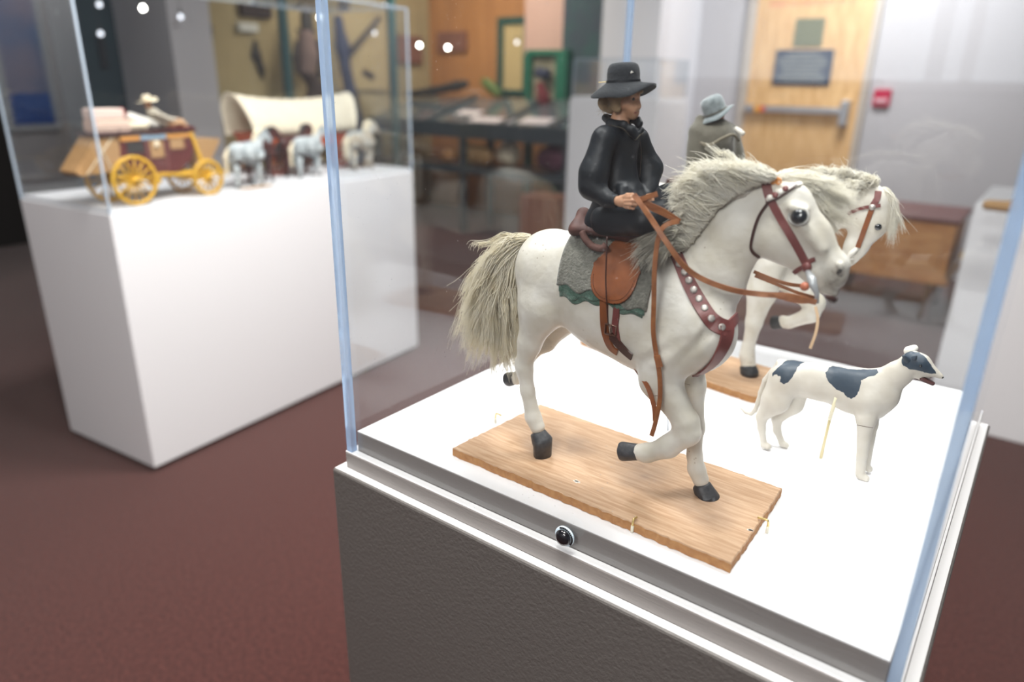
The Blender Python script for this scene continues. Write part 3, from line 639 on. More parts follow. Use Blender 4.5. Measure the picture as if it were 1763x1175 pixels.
def lerp(a, b, t): return a+(b-a)*t
def poly_at(P, t):
    """point at fraction t along picture polyline P"""
    P = np.array(P, float); n = len(P)-1; x = np.clip(t*n, 0, n-1e-6); i = int(x); return P[i]+(P[i+1]-P[i])*(x-i)
def strands(n, rootline, midline, endline, w0, w1, w2, jit, wave=0.0012, pts=10, conv=hl, tj=0.03, seed=0, lenj=(0.75, 1.05), per=26, spread=0.0035):
    """strands gathered in locks that narrow towards their tips"""
    r = np.random.default_rng(seed); out = []; s = np.linspace(0, 1, pts)[:, None]
    for c in range(max(3, n//per)):
        t = r.uniform(0, 1); t2 = np.clip(t+r.normal(0, tj*2.2), 0, 1)
        A = poly_at(rootline, t)+r.normal(0, 0.8, 2); B = poly_at(midline, np.clip(t2+r.normal(0, tj), 0, 1))+r.normal(0, jit*0.55, 2)
        D = poly_at(endline, np.clip(t2+r.normal(0, tj), 0, 1))+r.normal(0, jit, 2); u = r.uniform(-1, 1)
        a, b, d = conv(A[0], A[1], w0(u)), conv(B[0], B[1], w1(u)+r.normal(0, .0015)), conv(D[0], D[1], w2(u)+r.normal(0, .003))
        L = r.uniform(*lenj); q = s*L; G = (1-q)**2*a+2*q*(1-q)*b+q*q*d
        ph = r.uniform(0, 6.28, 3); fq = r.uniform(5, 10)*(1 if wave < .0025 else 1.6); am = wave*r.uniform(.5, 1.4)
        G = G+am*s**0.7*np.stack([np.sin(fq*s[:, 0]+ph[0]), 0.7*np.sin(fq*0.8*s[:, 0]+ph[1]), np.sin(fq*1.1*s[:, 0]+ph[2])], 1)
        for _ in range(per):
            o = r.normal(0, 1, 3)*spread*0.8; o2 = r.normal(0, 1, 3)*spread*(2.2 if r.random() < .08 else .5); k = r.uniform(.8, 1.05)
            P = G+o*(1-s*.8)*(.25+1.5*s*(1-s)*2)+o2*s**2
            out.append(G[0]+(P-G[0])*k+r.normal(0, .0009, 3))
    return np.array(out)
# tail
S = strands(5200, [(912, 408), (900, 416), (893, 428), (889, 445)], [(850, 408), (832, 440), (850, 480), (880, 520)],
            [(800, 500), (798, 590), (835, 628), (900, 640)], lambda u: .004*u, lambda u: .016*u, lambda u: .022*u, 9, 0.0042, 18, seed=3, spread=.0045)
S2 = strands(260, [(905, 410), (893, 428)], [(840, 400), (850, 440)], [(792, 480), (798, 612), (880, 650)], lambda u: .004*u, lambda u: .02*u, lambda u: .03*u, 18, 0.005, 18, seed=4)
S3 = strands(200, [(900, 560), (925, 600)], [(925, 600), (930, 625)], [(925, 700), (940, 640)], lambda u: -.004, lambda u: -.004, lambda u: -.004+.01*u, 8, 0.003, 12, seed=5)
hair('tail', np.concatenate([S, S2]), 0.00044, 0.00014, M['tailhair'], horse, None)
V, F = None, None
b_ = Blob(hl(905, 415, 0)+[-0.11, -0.03, -0.16], hl(905, 415, 0)+[0.02, 0.03, 0.03], 0.0022)
for a, c, k in (((906, 416, 0, 8), (874, 432, 0, 9), .01), ((874, 432, 0, 9), (858, 500, 0, 13), .01), ((858, 500, 0, 13), (858, 560, 0, 9), .01)):
    _, A, B, ra, rb, q, kk = C(a, c, 0.6, k); b_.cone(A, B, ra, rb, kk, (1, 0.5, 1))
V, F = b_.surf(2, 0.002, 90); mesh('tail_core', V, F, M['tailhair'], horse, True)
# mane: glued along the crest, swept up and back
root_l = [(1334, 306), (1310, 312), (1262, 335), (1236, 354), (1208, 392), (1190, 415), (1174, 432)]
mid_l = [(1300, 290), (1270, 288), (1215, 292), (1180, 325), (1165, 362), (1160, 390), (1160, 400)]
end_l = [(1262, 284), (1215, 284), (1172, 308), (1156, 345), (1150, 385), (1136, 425), (1130, 445)]
S = strands(6500, root_l, mid_l, end_l, lambda u: .012+.003*u, lambda u: .017+.007*u, lambda u: .010+.013*u, 5, 0.0022, 12, seed=7)
So = strands(2600, [(1334, 303), (1300, 306), (1250, 325), (1222, 350), (1196, 390)], [(1300, 290), (1262, 284), (1205, 296), (1180, 330)], [(1262, 280), (1200, 290), (1164, 318), (1150, 360)],
             lambda u: -.004+.012*u, lambda u: .004+.012*u, lambda u: .004+.012*u, 6, 0.0025, 12, seed=8)
Sf = strands(60, [(1330, 304), (1240, 340)], [(1290, 285), (1220, 290)], [(1255, 270), (1180, 290)], lambda u: .01*u, lambda u: .01, lambda u: .01, 10, 0.003, 12, seed=9)
hair('mane', np.concatenate([S, So, Sf]), 0.00042, 0.00012, M['hair'], horse, None)
b_ = Blob(hl(1240, 350, 0)+[-0.10, -0.035, -0.09], hl(1240, 350, 0)+[0.08, 0.03, 0.06], 0.0016)
for a, c in (((1318, 316, .004, 7), (1262, 324, .006, 14)), ((1262, 324, .006, 14), (1215, 345, .008, 18)), ((1215, 345, .008, 18), (1190, 388, .010, 13)), ((1190, 388, .010, 13), (1172, 422, .012, 6))):
    _, A, B, ra, rb, q, kk = C(a, c, 0.7, .012); b_.cone(A, B, ra, rb, kk, (1, 0.5, 1))
V, F = b_.surf(2, 0.0022, 160); mesh('mane_core', V, F, M['hair'], horse, True)
# grey tuft at the withers
S = strands(900, [(1160, 392), (1178, 428)], [(1130, 392), (1130, 425)], [(1082, 432), (1088, 462), (1130, 470)], lambda u: .016+.003*u, lambda u: .034+.004*u, lambda u: .046+.005*u, 6, 0.002, 10, seed=11)
hair('withers_tuft', S, 0.00032, 0.00008, M['greyhair'], horse, None)
# forelock falls to the far side
S = strands(3600, [(1336, 304), (1352, 306), (1362, 316)], [(1385, 300), (1400, 315), (1385, 345)], [(1430, 312), (1466, 345), (1462, 382), (1430, 402)], lambda u: -.006+.006*u, lambda u: -.020+.008*u, lambda u: -.030+.010*u, 6, 0.0022, 12, seed=12)
hair('forelock', S, 0.00035, 0.0001, M['hair'], horse, None)
b_ = Blob(hl(1400, 340, -.022)+[-0.06, -0.035, -0.06], hl(1400, 340, -.022)+[0.06, 0.035, 0.05], 0.0016)
for a, c in (((1352, 314, -.010, 6), (1398, 327, -.024, 12)), ((1398, 327, -.024, 12), (1428, 355, -.030, 11)), ((1398, 332, -.024, 11), (1415, 370, -.028, 7))):
    _, A, B, ra, rb, q, kk = C(a, c, 0.6, .012); b_.cone(A, B, ra, rb, kk, (1, 0.5, 1))
V, F = b_.surf(2, 0.0022, 160); mesh('forelock_core', V, F, M['hair'], horse, True)
# cracks and nicks in the old paint
for pts in ([(1112, 680), (1122, 682), (1133, 681)], [(1175, 660), (1188, 663)]): 
    o = strap('paint_crack', pts, 0.0004, M['crack'], horse, 0.0001, off=0)

P, N_ = hit(1445, 468)
if P is not None:
    ax = np.array([-.35, 0, -1.0]); mb = MB()
    for sc_, off_ in ((1.0, .0002),):
        t1 = ax-N_*(ax@N_); t1 /= np.linalg.norm(t1); t2 = np.cross(N_, t1); V = [P+N_*.0008]+[P+N_*off_+.0038*math.cos(t)*t1+.0019*math.sin(t)*t2 for t in np.linspace(0, 2*PI, 17)[:-1]]
        mb.add(V, [(0, 1+i, 1+(i+1) % 16) for i in range(16)])
    mb.obj('nostril', mat('dark_grey_nostril', (.07, .065, .06), .6), horse, True, HO)
# bridle
W1 = lambda a: a*0.00062
strap('crown_strap', [(1316, 305), (1318, 312), (1322, 330), (1327, 345)], W1(13), M['maroon'], horse)
strap('browband', [(1321, 345), (1336, 339), (1350, 330), (1366, 322), (1378, 318)], W1(7), M['bone'], horse, 0.0018)
strap('throat_strap', [(1324, 348), (1306, 375), (1293, 420), (1297, 434), (1308, 442)], W1(4), M['darkleather'], horse, 0.0016)
strap('cheek_strap', [(1327, 345), (1345, 378), (1364, 410), (1381, 440), (1390, 458)], W1(11), M['maroon'], horse)
strap('browband_edge', [(1320, 349), (1338, 343), (1356, 332), (1372, 321)], W1(2.5), M['darkleather'], horse, 0.0024)
strap('nose_strap', [(1361, 478), (1372, 466), (1386, 458), (1396, 449), (1404, 446)], W1(6.5), M['maroon'], horse)
for i, (x, y) in enumerate(((1327, 341), (1336, 337), (1345, 332), (1353, 327))):
    P, N_ = hit(x, y)
    if P is not None: MB().lathe([(0.0026, 0.001), (0.0026, 0.0032), (0.0016, 0.0038), (0.0002, 0.004)], 12, N_, P).obj('browband_bead', M['bone'] if i % 2 == 0 else M['maroon'], horse, True, HO)
P, N_ = hit(1337, 316)
if P is not None:
    mb = MB(); P = P+N_*0.003
    for k in range(3): c0 = P+np.array([0.0022*k-0.0026, -0.001, 0.001*(k % 2)]); mb.tube([c0+0.0022*np.array([math.cos(t), 0.2, math.sin(t)]) for t in np.linspace(0, 2*PI, 13)], 0.0009, 6, False)
    mb.obj('rosette', mat('orange_thong', (0.62, 0.24, 0.05), 0.6), horse, True, HO)
P, N_ = hit(1390, 459)
if P is not None: MB().lathe([(0.0042, 0.001), (0.0042, 0.003), (0.002, 0.0042), (0.0002, 0.0044)], 14, N_, P).obj('cheek_buckle', M['maroon'], horse, True, HO)
# bit: grey metal shank beside the mouth
b0, _n = hit(1392, 466); c0 = py_(1407, 522, HO[1]-0.018)
mb = MB().tube([b0+_n*0.002, py_(1398, 482, HO[1]-0.020), py_(1400, 492, HO[1]-0.021), py_(1406, 506, HO[1]-0.020), c0], [0.0022, 0.0038, 0.0034, 0.0022, 0.0016], 10)
mb.obj('bit_shank', mat('dull_grey_metal', (0.50, 0.52, 0.53), 0.4, metal=0.3), horse, True, HO)
P = py_(1386, 493, HO[1]-0.020); MB().lathe([(0.0038, 0), (0.0038, 0.002), (0.001, 0.003)], 12, (0, -1, 0), P).obj('bit_rosette', mat('copper_red', (0.55, 0.18, 0.10), 0.4), horse, True, HO)
MB().tube([py_(1424, 511, HO[1]-.010), py_(1434, 517, HO[1]-.004), py_(1438, 515, HO[1]+.004)], [0.0016, 0.003, 0.0025], 8).obj('bit_mouthpiece', M['darkleather'], horse, True, HO)

# breast collar with studs
bc = [(1164, 437), (1178, 470), (1190, 495), (1206, 524), (1222, 548), (1236, 560)]
strap('breast_collar', bc+[(1250, 566)], lambda t: W1(19+8*t), M['maroon'], horse, 0.0016, n=8)
strap('breast_collar', [(1238, 560), (1252, 562), (1262, 553), (1269, 544)], W1(16), M['maroon'], horse, 0.0018)
strap('breast_plate', [(1250, 562), (1250, 580), (1243, 600), (1230, 622), (1212, 638), (1196, 646)], lambda t: W1(30-20*t), M['maroon'], horse, 0.0016)
for x, y in ((1171, 455), (1180, 469), (1187, 483), (1195, 499), (1204, 515), (1213, 532), (1224, 549), (1241, 564)):
    P, N_ = hit(x, y)
    if P is not None: MB().lathe([(0.0036, 0.001), (0.0034, 0.0030), (0.0022, 0.0034), (0.0002, 0.0034)], 14, N_, P).obj('stud', M['stud'], horse, True, HO)

# ---------------------------------------------------------------- saddle cloth, saddle
def drape(name, x0, x1, prof, off, m, parent, thick=0.0014, noise=0.0, nf=90, nx=46, nphi=60, zc=0.20, mask=None, seed=0, root=HO, fold=0.0):
    """cloth over the back: prof(u) gives (angle on the rider's right, angle on the left) in degrees down from the top"""
    V = []; ok = []
    for i in range(nx+1):
        u = i/nx; x = x0+(x1-x0)*u; aR, aL = prof(u)
        for j in range(nphi+1):
            v = j/nphi; ph = math.radians(-aL+(aR+aL)*v)      # + towards the viewer's side
            d = np.array([0, -math.sin(ph), math.cos(ph)]); o = HO+np.array([x, 0, zc])
            h = BODY.ray_cast(Vector(o+d*0.12), Vector(-d)); 
            r = (np.array(h[0])-o)@d if h[0] is not None else 0.03
            V.append((x, ph, r))
    V = np.array(V); P = HO+np.stack([V[:, 0], -np.sin(V[:, 1])*V[:, 2], zc+np.cos(V[:, 1])*V[:, 2]], 1)
    D = np.stack([0*V[:, 0], -np.sin(V[:, 1]), np.cos(V[:, 1])], 1)
    edge = np.abs(np.tile(np.linspace(-1, 1, nphi+1), nx+1))
    nz = noise*fbm(P*nf, seed) if noise else 0
    P0 = P+D*(off+np.maximum(nz, -off*0.5)+fold*edge**6*np.sin(V[:, 0]*260))[:, None]; P1 = P0+D*thick
    nn = nphi+1; F = []; keep = np.ones((nx, nphi), bool)
    if mask is not None:
        for i in range(nx):
            for j in range(nphi): keep[i, j] = mask((i+.5)/nx, -1+2*(j+.5)/nphi)
    N = len(P0)
    for i in range(nx):
        for j in range(nphi):
            if not keep[i, j]: continue
            a, b, c, d = i*nn+j, i*nn+j+1, (i+1)*nn+j+1, (i+1)*nn+j
            F.append((N+a, N+d, N+c, N+b)); F.append((a, b, c, d))
            for (ii, jj, e0, e1) in ((i, j-1, a, d), (i, j+1, c, b), (i-1, j, b, a), (i+1, j, d, c)):
                if ii < 0 or jj < 0 or ii >= nx or jj >= nphi or not keep[ii, jj]: F.append((e0, e1, N+e1, N+e0))
    return mesh(name, np.concatenate([P0, P1]), F, m, parent, True, root)
sb = hl(970, 440, .03)[0]; se = hl(1122, 470, .035)[0]
cloth = tag(empty('saddle_blanket', HO), 'grey green layered felt blanket under the tan saddle on the near white horse', 'blanket')
def prof(k0, k1, s): return lambda u: (k0+(k1-k0)*u+s*math.sin(u*9)+3.5*math.sin(u*23+s), k0+(k1-k0)*u)
drape('lower_layer', sb+0.001, se-0.004, prof(84, 84, 3), 0.0004, M['blanket2'], cloth, 0.0012, 0.0004, fold=0.0012, seed=2)
drape('middle_layer', sb+0.0005, se-0.002, prof(78, 78, 4), 0.0018, M['blanket2'], cloth, 0.0012, 0.0005, fold=0.0012, seed=4)
drape('upper_layer', sb-0.001, se, prof(64, 77, 2), 0.0032, M['blanket'], cloth, 0.0016, 0.0005, fold=0.0008, seed=6)
saddle = tag(empty('riding_saddle', HO), 'tan leather riding saddle with rounded flaps on the near white horse', 'saddle')
fx0, fx1 = hl(1020, 450, .036)[0], hl(1101, 450, .036)[0]
def flapmask(u, v):
    a = abs(v); x = (u-0.5)*2
    if a < 0.48: return abs(x) < 0.42+0.57*min(1, a/0.46)**1.6
    return (abs(x)**2.4+(max(a-0.48, 0)/0.50)**2.6) < 0.96
drape('flap', fx0, fx1, lambda u: (78, 78), 0.0056, M['leather'], saddle, 0.0018, mask=flapmask, nx=60, nphi=150)
# stitched rim on the flap
for r_, nm in ((0.88, 'stitching'),):
    pts = []
    for th in np.linspace(0.15, PI-0.15, 34):
        x = (fx0+fx1)/2+(fx1-fx0)/2*r_*math.copysign(abs(math.cos(th))**0.83, math.cos(th)); a_ = 0.48+0.5*r_*math.sin(th)**0.77
        ph = math.radians(78*a_); d = np.array([0, -math.sin(ph), math.cos(ph)]); o = HO+np.array([x, 0, 0.20]); h = BODY.ray_cast(Vector(o+d*0.12), Vector(-d))
        if h[0] is not None: pts.append(np.array(h[0])+d*0.0077)
    mb = MB()
    for i in range(0, len(pts)-1): mb.tube([pts[i], pts[i]+(pts[i+1]-pts[i])*0.55], 0.00028, 5)
    mb.obj(nm, M['darkleather'], saddle, root=HO)
zt = BODY.ray_cast(Vector(HO+np.array([hl(1060, 430)[0], 0, 0.5])), Vector((0, 0, -1)))[0][2]-HO[2]
cx = hl(1060, 420, .0)[0]; print('saddle top', zt, cx)
b_ = Blob((cx-0.055, -0.045, zt-0.03), (cx+0.055, 0.045, zt+0.045), 0.0012)
b_.cone((cx-0.030, -0.010, zt+0.008), (cx+0.022, -0.007, zt+0.008), 0.011, 0.010, .01, (1, 1.7, .6)).cone((cx-0.030, 0.010, zt+0.008), (cx+0.022, 0.007, zt+0.008), 0.011, 0.010, .01, (1, 1.7, .6))
b_.cone((cx-0.037, -0.022, zt+0.006), (cx-0.040, 0, zt+0.019), 0.006, 0.006, .006).cone((cx-0.037, 0.022, zt+0.006), (cx-0.040, 0, zt+0.019), 0.006, 0.006, .006)
b_.cone((cx+0.026, -0.012, zt+0.008), (cx+0.032, 0, zt+0.020), 0.006, 0.005, .006).cone((cx+0.026, 0.012, zt+0.008), (cx+0.032, 0, zt+0.020), 0.006, 0.005, .006)
V, F = b_.surf(2, 0.0003, 120); mesh('seat', V, F, mat('red_brown_leather', (0.045, 0.017, 0.014), 0.6, spec=.3, col2=(0.10, 0.04, 0.032), nscale=90), saddle, True)
for w in (.031,):
    P = [hl(1003, 400, w), hl(1008, 412, w+.003), hl(1020, 424, w+.004), hl(1036, 428, w+.004), hl(1044, 422, w+.002)]
    MB().tube(spline(P, 5), 0.0036, 10).obj('cantle_roll', mat('worn_red_leather', (0.06, 0.026, 0.022), 0.75, spec=.2, bump=1.0, bscale=200, col2=(0.17, 0.09, 0.075), nscale=120), saddle, True)
# girth straps, stirrup cord
strap('girth_strap', [(1041, 500), (1041, 540), (1043, 570), (1052, 596), (1064, 606)], W1(15), M['leather'], saddle, 0.0018)
strap('girth_strap', [(1063, 500), (1062, 540), (1060, 562), (1066, 596)], W1(12), M['maroon'], saddle, 0.0016)
strap('girth', [(1052, 575), (1066, 592), (1078, 605), (1089, 614)], W1(17), M['darkleather'], saddle, 0.0016)
P, N_ = hit(1055, 566)
mb = MB().box((-0.0075, -0.001, -0.006), (0.0075, 0.0012, 0.006)); mb.V = [tuple(P+N_*0.003+np.array(v)) for v in mb.V]
mb2 = MB().tube([P+N_*0.004+np.array([x, 0, z]) for x, z in ((-.006, -.005), (-.006, .005), (.006, .005), (.006, -.005), (-.006, -.005))], 0.0011, 6); mb2.add(*(lambda q: (q.V, q.F))(MB().tube([P+N_*0.004+np.array([0.001, 0, -.006]), P+N_*0.005+np.array([0.0, 0, .006])], 0.0009, 6)))
mb2.obj('girth_buckle', mat('dark_copper', (0.16, 0.09, 0.07), 0.35, metal=0.7), saddle, True, HO)
c_ = [hl(1045, 408, .050), hl(1044, 440, .052), hl(1043, 480, .052), hl(1044, 510, .050), hl(1047, 560, .047)]
MB().tube(spline(c_, 6), 0.00075, 6).obj('stirrup_cord', M['darkleather'], saddle, True)
# ------------------------------------------------------------------ reins of the near horse
reins = tag(empty('leather_reins', HO), 'long tan leather reins from the black coated rider to the near horse bit', 'reins')
def loose(name, pts, w, m=M['rein'], root=HO, par=None, t=0.0011, conv=hl, nrm=(0.2, -1.0, 0.15), tw=0.0, O=HO):
    X = spline([conv(p[0], p[1], p[2])+O for p in pts], 8); N = len(X)
    Nn = [np.array(nrm)+tw*math.sin(i*0.35)*np.array([0.5, 0, 0.8]) for i in range(N)]
    return MB().ribbon(X, Nn, w, t).obj(name, m, par or reins, False, root)
loose('long_rein', [(1092, 336, .050), (1104, 352, .052), (1122, 378, .054), (1148, 418, .054), (1178, 458, .050), (1210, 481, .044), (1260, 499, .034), (1310, 507, .028), (1360, 510, .024), (1406, 521, .020)], 0.0050, t=0.0014, tw=0.2)
loose('lower_rein_end', [(1322, 506, .029), (1345, 513, .026), (1375, 520, .023), (1405, 519, .0205)], 0.0030)
loose('hanging_rein', [(1168, 381, .044), (1150, 386, .050), (1138, 398, .052), (1131, 425, .052), (1127, 470, .052), (1126, 520, .050), (1125, 570, .048), (1130, 610, .046), (1136, 650, .046), (1136, 690, .045), (1128, 730, .044), (1122, 750, .043)], 0.0046, t=0.0015)
loose('girth_tail', [(1087, 622, .012), (1100, 642, .026), (1115, 666, .040), (1126, 700, .043), (1128, 725, .043)], 0.0048, M['leather'])
loose('rein_keeper', [(1131, 612, .0475), (1136, 632, .0475)], 0.0064, t=0.0018)
loose('hand_rein', [(1100, 342, .048), (1118, 352, .044), (1142, 363, .036), (1170, 381, .026)], 0.0044)
loose('hand_rein', [(1098, 350, .046), (1122, 360, .042), (1148, 372, .034), (1168, 382, .028)], 0.0036)
loose('rein_stub', [(1098, 346, .048), (1114, 340, .049), (1132, 334, .050)], 0.0050, t=0.0018)
loose('far_rein', [(1298, 468, -.020), (1330, 481, -.021), (1360, 490, -.021), (1390, 493, -.019)], 0.0034)
loose('far_rein', [(1300, 475, -.020), (1335, 489, -.021), (1370, 503, -.020), (1404, 513, -.012)], 0.0030)

# ------------------------------------------------------------------ near rider
def fig(name, prims, res, m, parent, cuts=(), noise=0.0002, nf=150, smooth=2, conv=hl, O=HO, root=None):
    L = []
    for a, b, q, k in prims:
        A, B = conv(*a[:3]), conv(*b[:3]); s_ = 1/FPX*float((A+O-CAM)@_f) if O is not None else 0.0008
        L.append(('cone', A, B, a[3]*s_, b[3]*s_, q, k))
    Cc = []
    for a, b, q, k in cuts:
        A, B = conv(*a[:3]), conv(*b[:3]); s_ = 1/FPX*float((A+O-CAM)@_f) if O is not None else 0.0008
        Cc.append(('cone', A, B, a[3]*s_, b[3]*s_, q, k))
    V, F = blob_of(L, res, Cc, noise=noise, nf=nf, smooth=smooth)
    return mesh(name, V, F, m, parent, True)
rider = tag(empty('rider_figure', HO), 'small rider figure in black coat and black felt hat holding tan reins', 'figure')
SK = [((1064, 160, 0, 25), (1076, 163, 0, 24), .9, .004), ((1078, 174, 0, 22), (1085, 189, 0, 14.5), .85, .005), ((1090, 197, 0, 8), (1091, 199, 0, 7), 1.1, .004),
      ((1094, 166, 0, 5.5), (1100.5, 183, 0, 3.4), .9, .003), ((1099, 184.5, 0, 2.6), (1098, 185, .0, 3.2), 1.7, .0016), ((1095.5, 192, 0, 3.6), (1095.5, 192.5, 0, 3.4), 1.8, .0018), ((1094, 195.8, 0, 3.6), (1094, 196, 0, 3.4), 1.7, .0018),
      ((1089, 162, .007, 5.5), (1096, 164, .002, 4.5), 1, .003), ((1089, 162, -.007, 5.5), (1096, 164, -.002, 4.5), 1, .003), ((1080, 180, .009, 7.5), (1087, 185, .006, 6), 1, .009), ((1080, 180, -.009, 7.5), (1087, 185, -.006, 6), 1, .009),
      ((1068, 190, 0, 15), (1067, 218, 0, 14), .9, .005), ((1062, 226, 0, 22), (1060, 330, 0, 24), .9, .006), ((1060, 330, 0, 24), (1052, 372, 0, 26), 1.1, .006),
      # arms inside the sleeves
      ((1044, 240, .022, 11), (1022, 314, .037, 7), 1, .006), ((1022, 316, .037, 6.5), (1058, 345.5, .041, 6.5), 1, .003), ((1092, 240, -.022, 13), (1120, 298, -.033, 9), 1, .006), ((1120, 298, -.033, 9), (1112, 340, -.014, 7), 1, .004),
      # near hand: palm, four curled fingers, thumb
      ((1060, 345.5, .041, 7.2), (1069, 347, .042, 8.5), .8, .003), ((1070, 347, .042, 8.5), (1078, 348, .042, 8.5), .75, .003),
      ((1077, 340.5, .044, 3.2), (1087, 339.5, .048, 3.0), 1, .0012), ((1087, 339.5, .048, 3.0), (1096, 341, .046, 2.7), 1, .0008), ((1096, 341, .046, 2.7), (1094, 343.5, .040, 2.4), 1, .0008),
      ((1077, 346, .045, 3.3), (1088, 345.5, .049, 3.1), 1, .0010), ((1088, 345.5, .049, 3.1), (1098, 347, .047, 2.8), 1, .0008), ((1098, 347, .047, 2.8), (1095, 349, .040, 2.4), 1, .0008),
      ((1077, 351.5, .045, 3.2), (1087, 352, .049, 3.0), 1, .0010), ((1087, 352, .049, 3.0), (1096, 353, .047, 2.7), 1, .0008), ((1096, 353, .047, 2.7), (1093, 355, .040, 2.3), 1, .0008),
      ((1076, 356.5, .043, 2.9), (1084, 358, .047, 2.7), 1, .0010), ((1084, 358, .047, 2.7), (1091, 359, .045, 2.4), 1, .0008), ((1091, 359, .045, 2.4), (1089, 360.5, .040, 2.1), 1, .0008),
      ((1070, 341, .042, 4.0), (1080, 335.5, .044, 3.2), 1, .0018), ((1080, 335.5, .044, 3.2), (1090, 334.5, .047, 2.6), 1, .001),
      # far hand
      ((1112, 340, -.014, 7), (1117, 345, -.008, 8), .8, .003)]+[((1116+0.8*i, 341+4.5*i, -.006, 3.2), (1124+0.5*i, 343+4.5*i, -.002, 2.8), 1, .001) for i in range(4)]+[((1112, 338, -.008, 3.6), (1121, 335, -.004, 2.8), 1, .001)]
SKC = [((1087, 170, .0140, 3.6), (1095, 171, .008, 3.2), .7, .0025), ((1087, 170, -.0140, 3.6), (1095, 171, -.008, 3.2), .7, .0025), ((1091.5, 194, .008, 0.7), (1098.5, 194, 0, 0.9), 1, .0008)]
skin = fig('body', SK, 0.00062, M['skin'], rider, SKC, noise=0.00008, nf=200)
SV = np.array([v.co for v in skin.data.vertices]); ST = BVHTree.FromPolygons((SV+HO).tolist(), [tuple(p.vertices) for p in skin.data.polygons])
P, N_ = hit(1090.5, 170.5, ST)
if P is not None:
    MB().lathe([(0.0016, -.0005), (0.0016, 0.0003), (0.0010, 0.0007), (0.0001, 0.0008)], 14, N_, P).obj('eye', M['eye'], rider, True, HO)
def paint(name, pts, w, m, tree, parent, root=HO, t=0.00025):
    X = [];
    for p in spline([np.array([a, b, 0.0]) for a, b in pts], 4):
        a, n_ = hit(p[0], p[1], tree)
        if a is not None: X.append((a, n_))
    if len(X) > 2: MB().ribbon([a+n_*0.0001 for a, n_ in X], [n_ for _, n_ in X], w, t).obj(name, m, parent, False, root)
paint('eyebrow', [(1085, 165.5), (1090, 163.5), (1095, 165.5)], 0.0008, M['wig'], ST, rider)
paint('lips', [(1091.5, 194.6), (1094, 194.2), (1097, 194.4)], 0.0016, M['lips'], ST, rider)
# hair under the hat, ear long
HR = [((1056, 170, 0, 17), (1046, 177, 0, 13), 1.2, .006), ((1046, 176, 0, 14), (1052, 186, .004, 10), 1.3, .005), ((1060, 168, .012, 14), (1062, 186, .011, 8), .7, .005), ((1060, 168, -.012, 14), (1062, 186, -.011, 8), .7, .005), ((1073, 158, .0115, 10), (1086, 156, .008, 6), .7, .004), ((1098, 154, 0, 5), (1104, 158, 0, 3), 1.5, .004)]
hairo = fig('hair', HR, 0.0009, M['wig'], rider, noise=0.0006, nf=230)
S = strands(420, [(1046, 168), (1056, 172), (1066, 172)], [(1038, 180), (1052, 184), (1066, 182)], [(1040, 190), (1052, 196), (1066, 190)], lambda u: .010*u+.004, lambda u: .014*u+.004, lambda u: .014*u+.004, 2.5, 0.001, 8, seed=21)
hair('loose_hair', S, 0.0002, 0.00007, M['wig'], rider, None)
# coat: body, puffed sleeves, skirt, collar with lapels
CO = [((1066, 246, 0, 32), (1064, 318, 0, 31), 1.0, .010), ((1064, 318, 0, 31), (1052, 372, 0, 38), 1.02, .010), ((1052, 372, 0, 37), (1034, 384, .006, 26), 1.2, .008),
      ((1044, 236, .022, 20), (1092, 238, -.022, 19), 1, .010), ((1038, 244, .027, 21), (1022, 300, .036, 25), .9, .008), ((1022, 300, .036, 25), (1020, 320, .038, 23), .9, .006),
      ((1018, 322, .038, 21), (1044, 342, .040, 14.5), .85, .006), ((1044, 342, .040, 14.5), (1057, 346, .041, 12.5), .85, .003),
      ((1098, 244, -.027, 21), (1118, 290, -.034, 22), .9, .008), ((1118, 290, -.034, 22), (1116, 325, -.024, 17), .9, .006), ((1116, 325, -.024, 16), (1112, 338, -.014, 11), .9, .004),
      ((1090, 330, .0, 14), (1098, 362, .0, 20), 1.6, .008), ((1078, 322, .008, 8), (1098, 355, .012, 9), 1, .006), ((1086, 322, -.004, 8), (1108, 352, .0, 9), 1, .006), ((1070, 326, .018, 8), (1076, 362, .024, 9), 1, .006),
      ((1042, 203, .000, 6), (1050, 211, .014, 6), 1, .0025), ((1050, 211, .015, 7), (1074, 215, .015, 7.5), 1, .0022), ((1074, 215, .015, 7.5), (1090, 228, .012, 6.5), 1, .0018), ((1088, 222, .013, 7), (1096, 236, .010, 5.0), 1, .0018), ((1104, 224, .004, 5), (1096, 236, .009, 4.0), 1, .0018),
      ((1080, 222, .014, 4.5), (1096, 238, .010, 4.5), 1, .002), ((1044, 203, .0, 6), (1062, 205, -.014, 6), 1, .0025), ((1062, 205, -.014, 6), (1092, 206, -.010, 6), 1, .0025), ((1092, 206, -.010, 6), (1100, 216, .0, 5), 1, .002), ((1100, 204, -.002, 4), (1102, 212, 0, 5), 1, .002)]
COC = [((1052, 262, .043, 3), (1048, 330, .047, 3), 1, .004), ((1102, 232, .010, 1.4), (1106, 322, .008, 1.6), 1, .003), ((1002, 322, .060, 3), (1034, 327, .062, 3), .8, .005),
       ((1070, 330, .026, 2.6), (1076, 372, .034, 3), 1, .004), ((1090, 318, .020, 2.6), (1104, 368, .024, 3), 1, .004), ((1000, 300, .055, 3), (1030, 306, .058, 2.5), 1, .005), ((1055, 345, .048, 1.0), (1050, 352, .048, 1.0), 1, .002),
       ((1060.5, 346, .0415, 8.6), (1068, 347, .0415, 9), .9, .001)]
coat = fig('coat', CO, 0.0008, M['coat'], rider, COC, noise=0.0005, nf=85, smooth=2)
CV = np.array([v.co for v in coat.data.vertices]); CT = BVHTree.FromPolygons((CV+HO).tolist(), [tuple(p.vertices) for p in coat.data.polygons])
mst = mat('tan_stitching', (.10, .085, .06), .7)
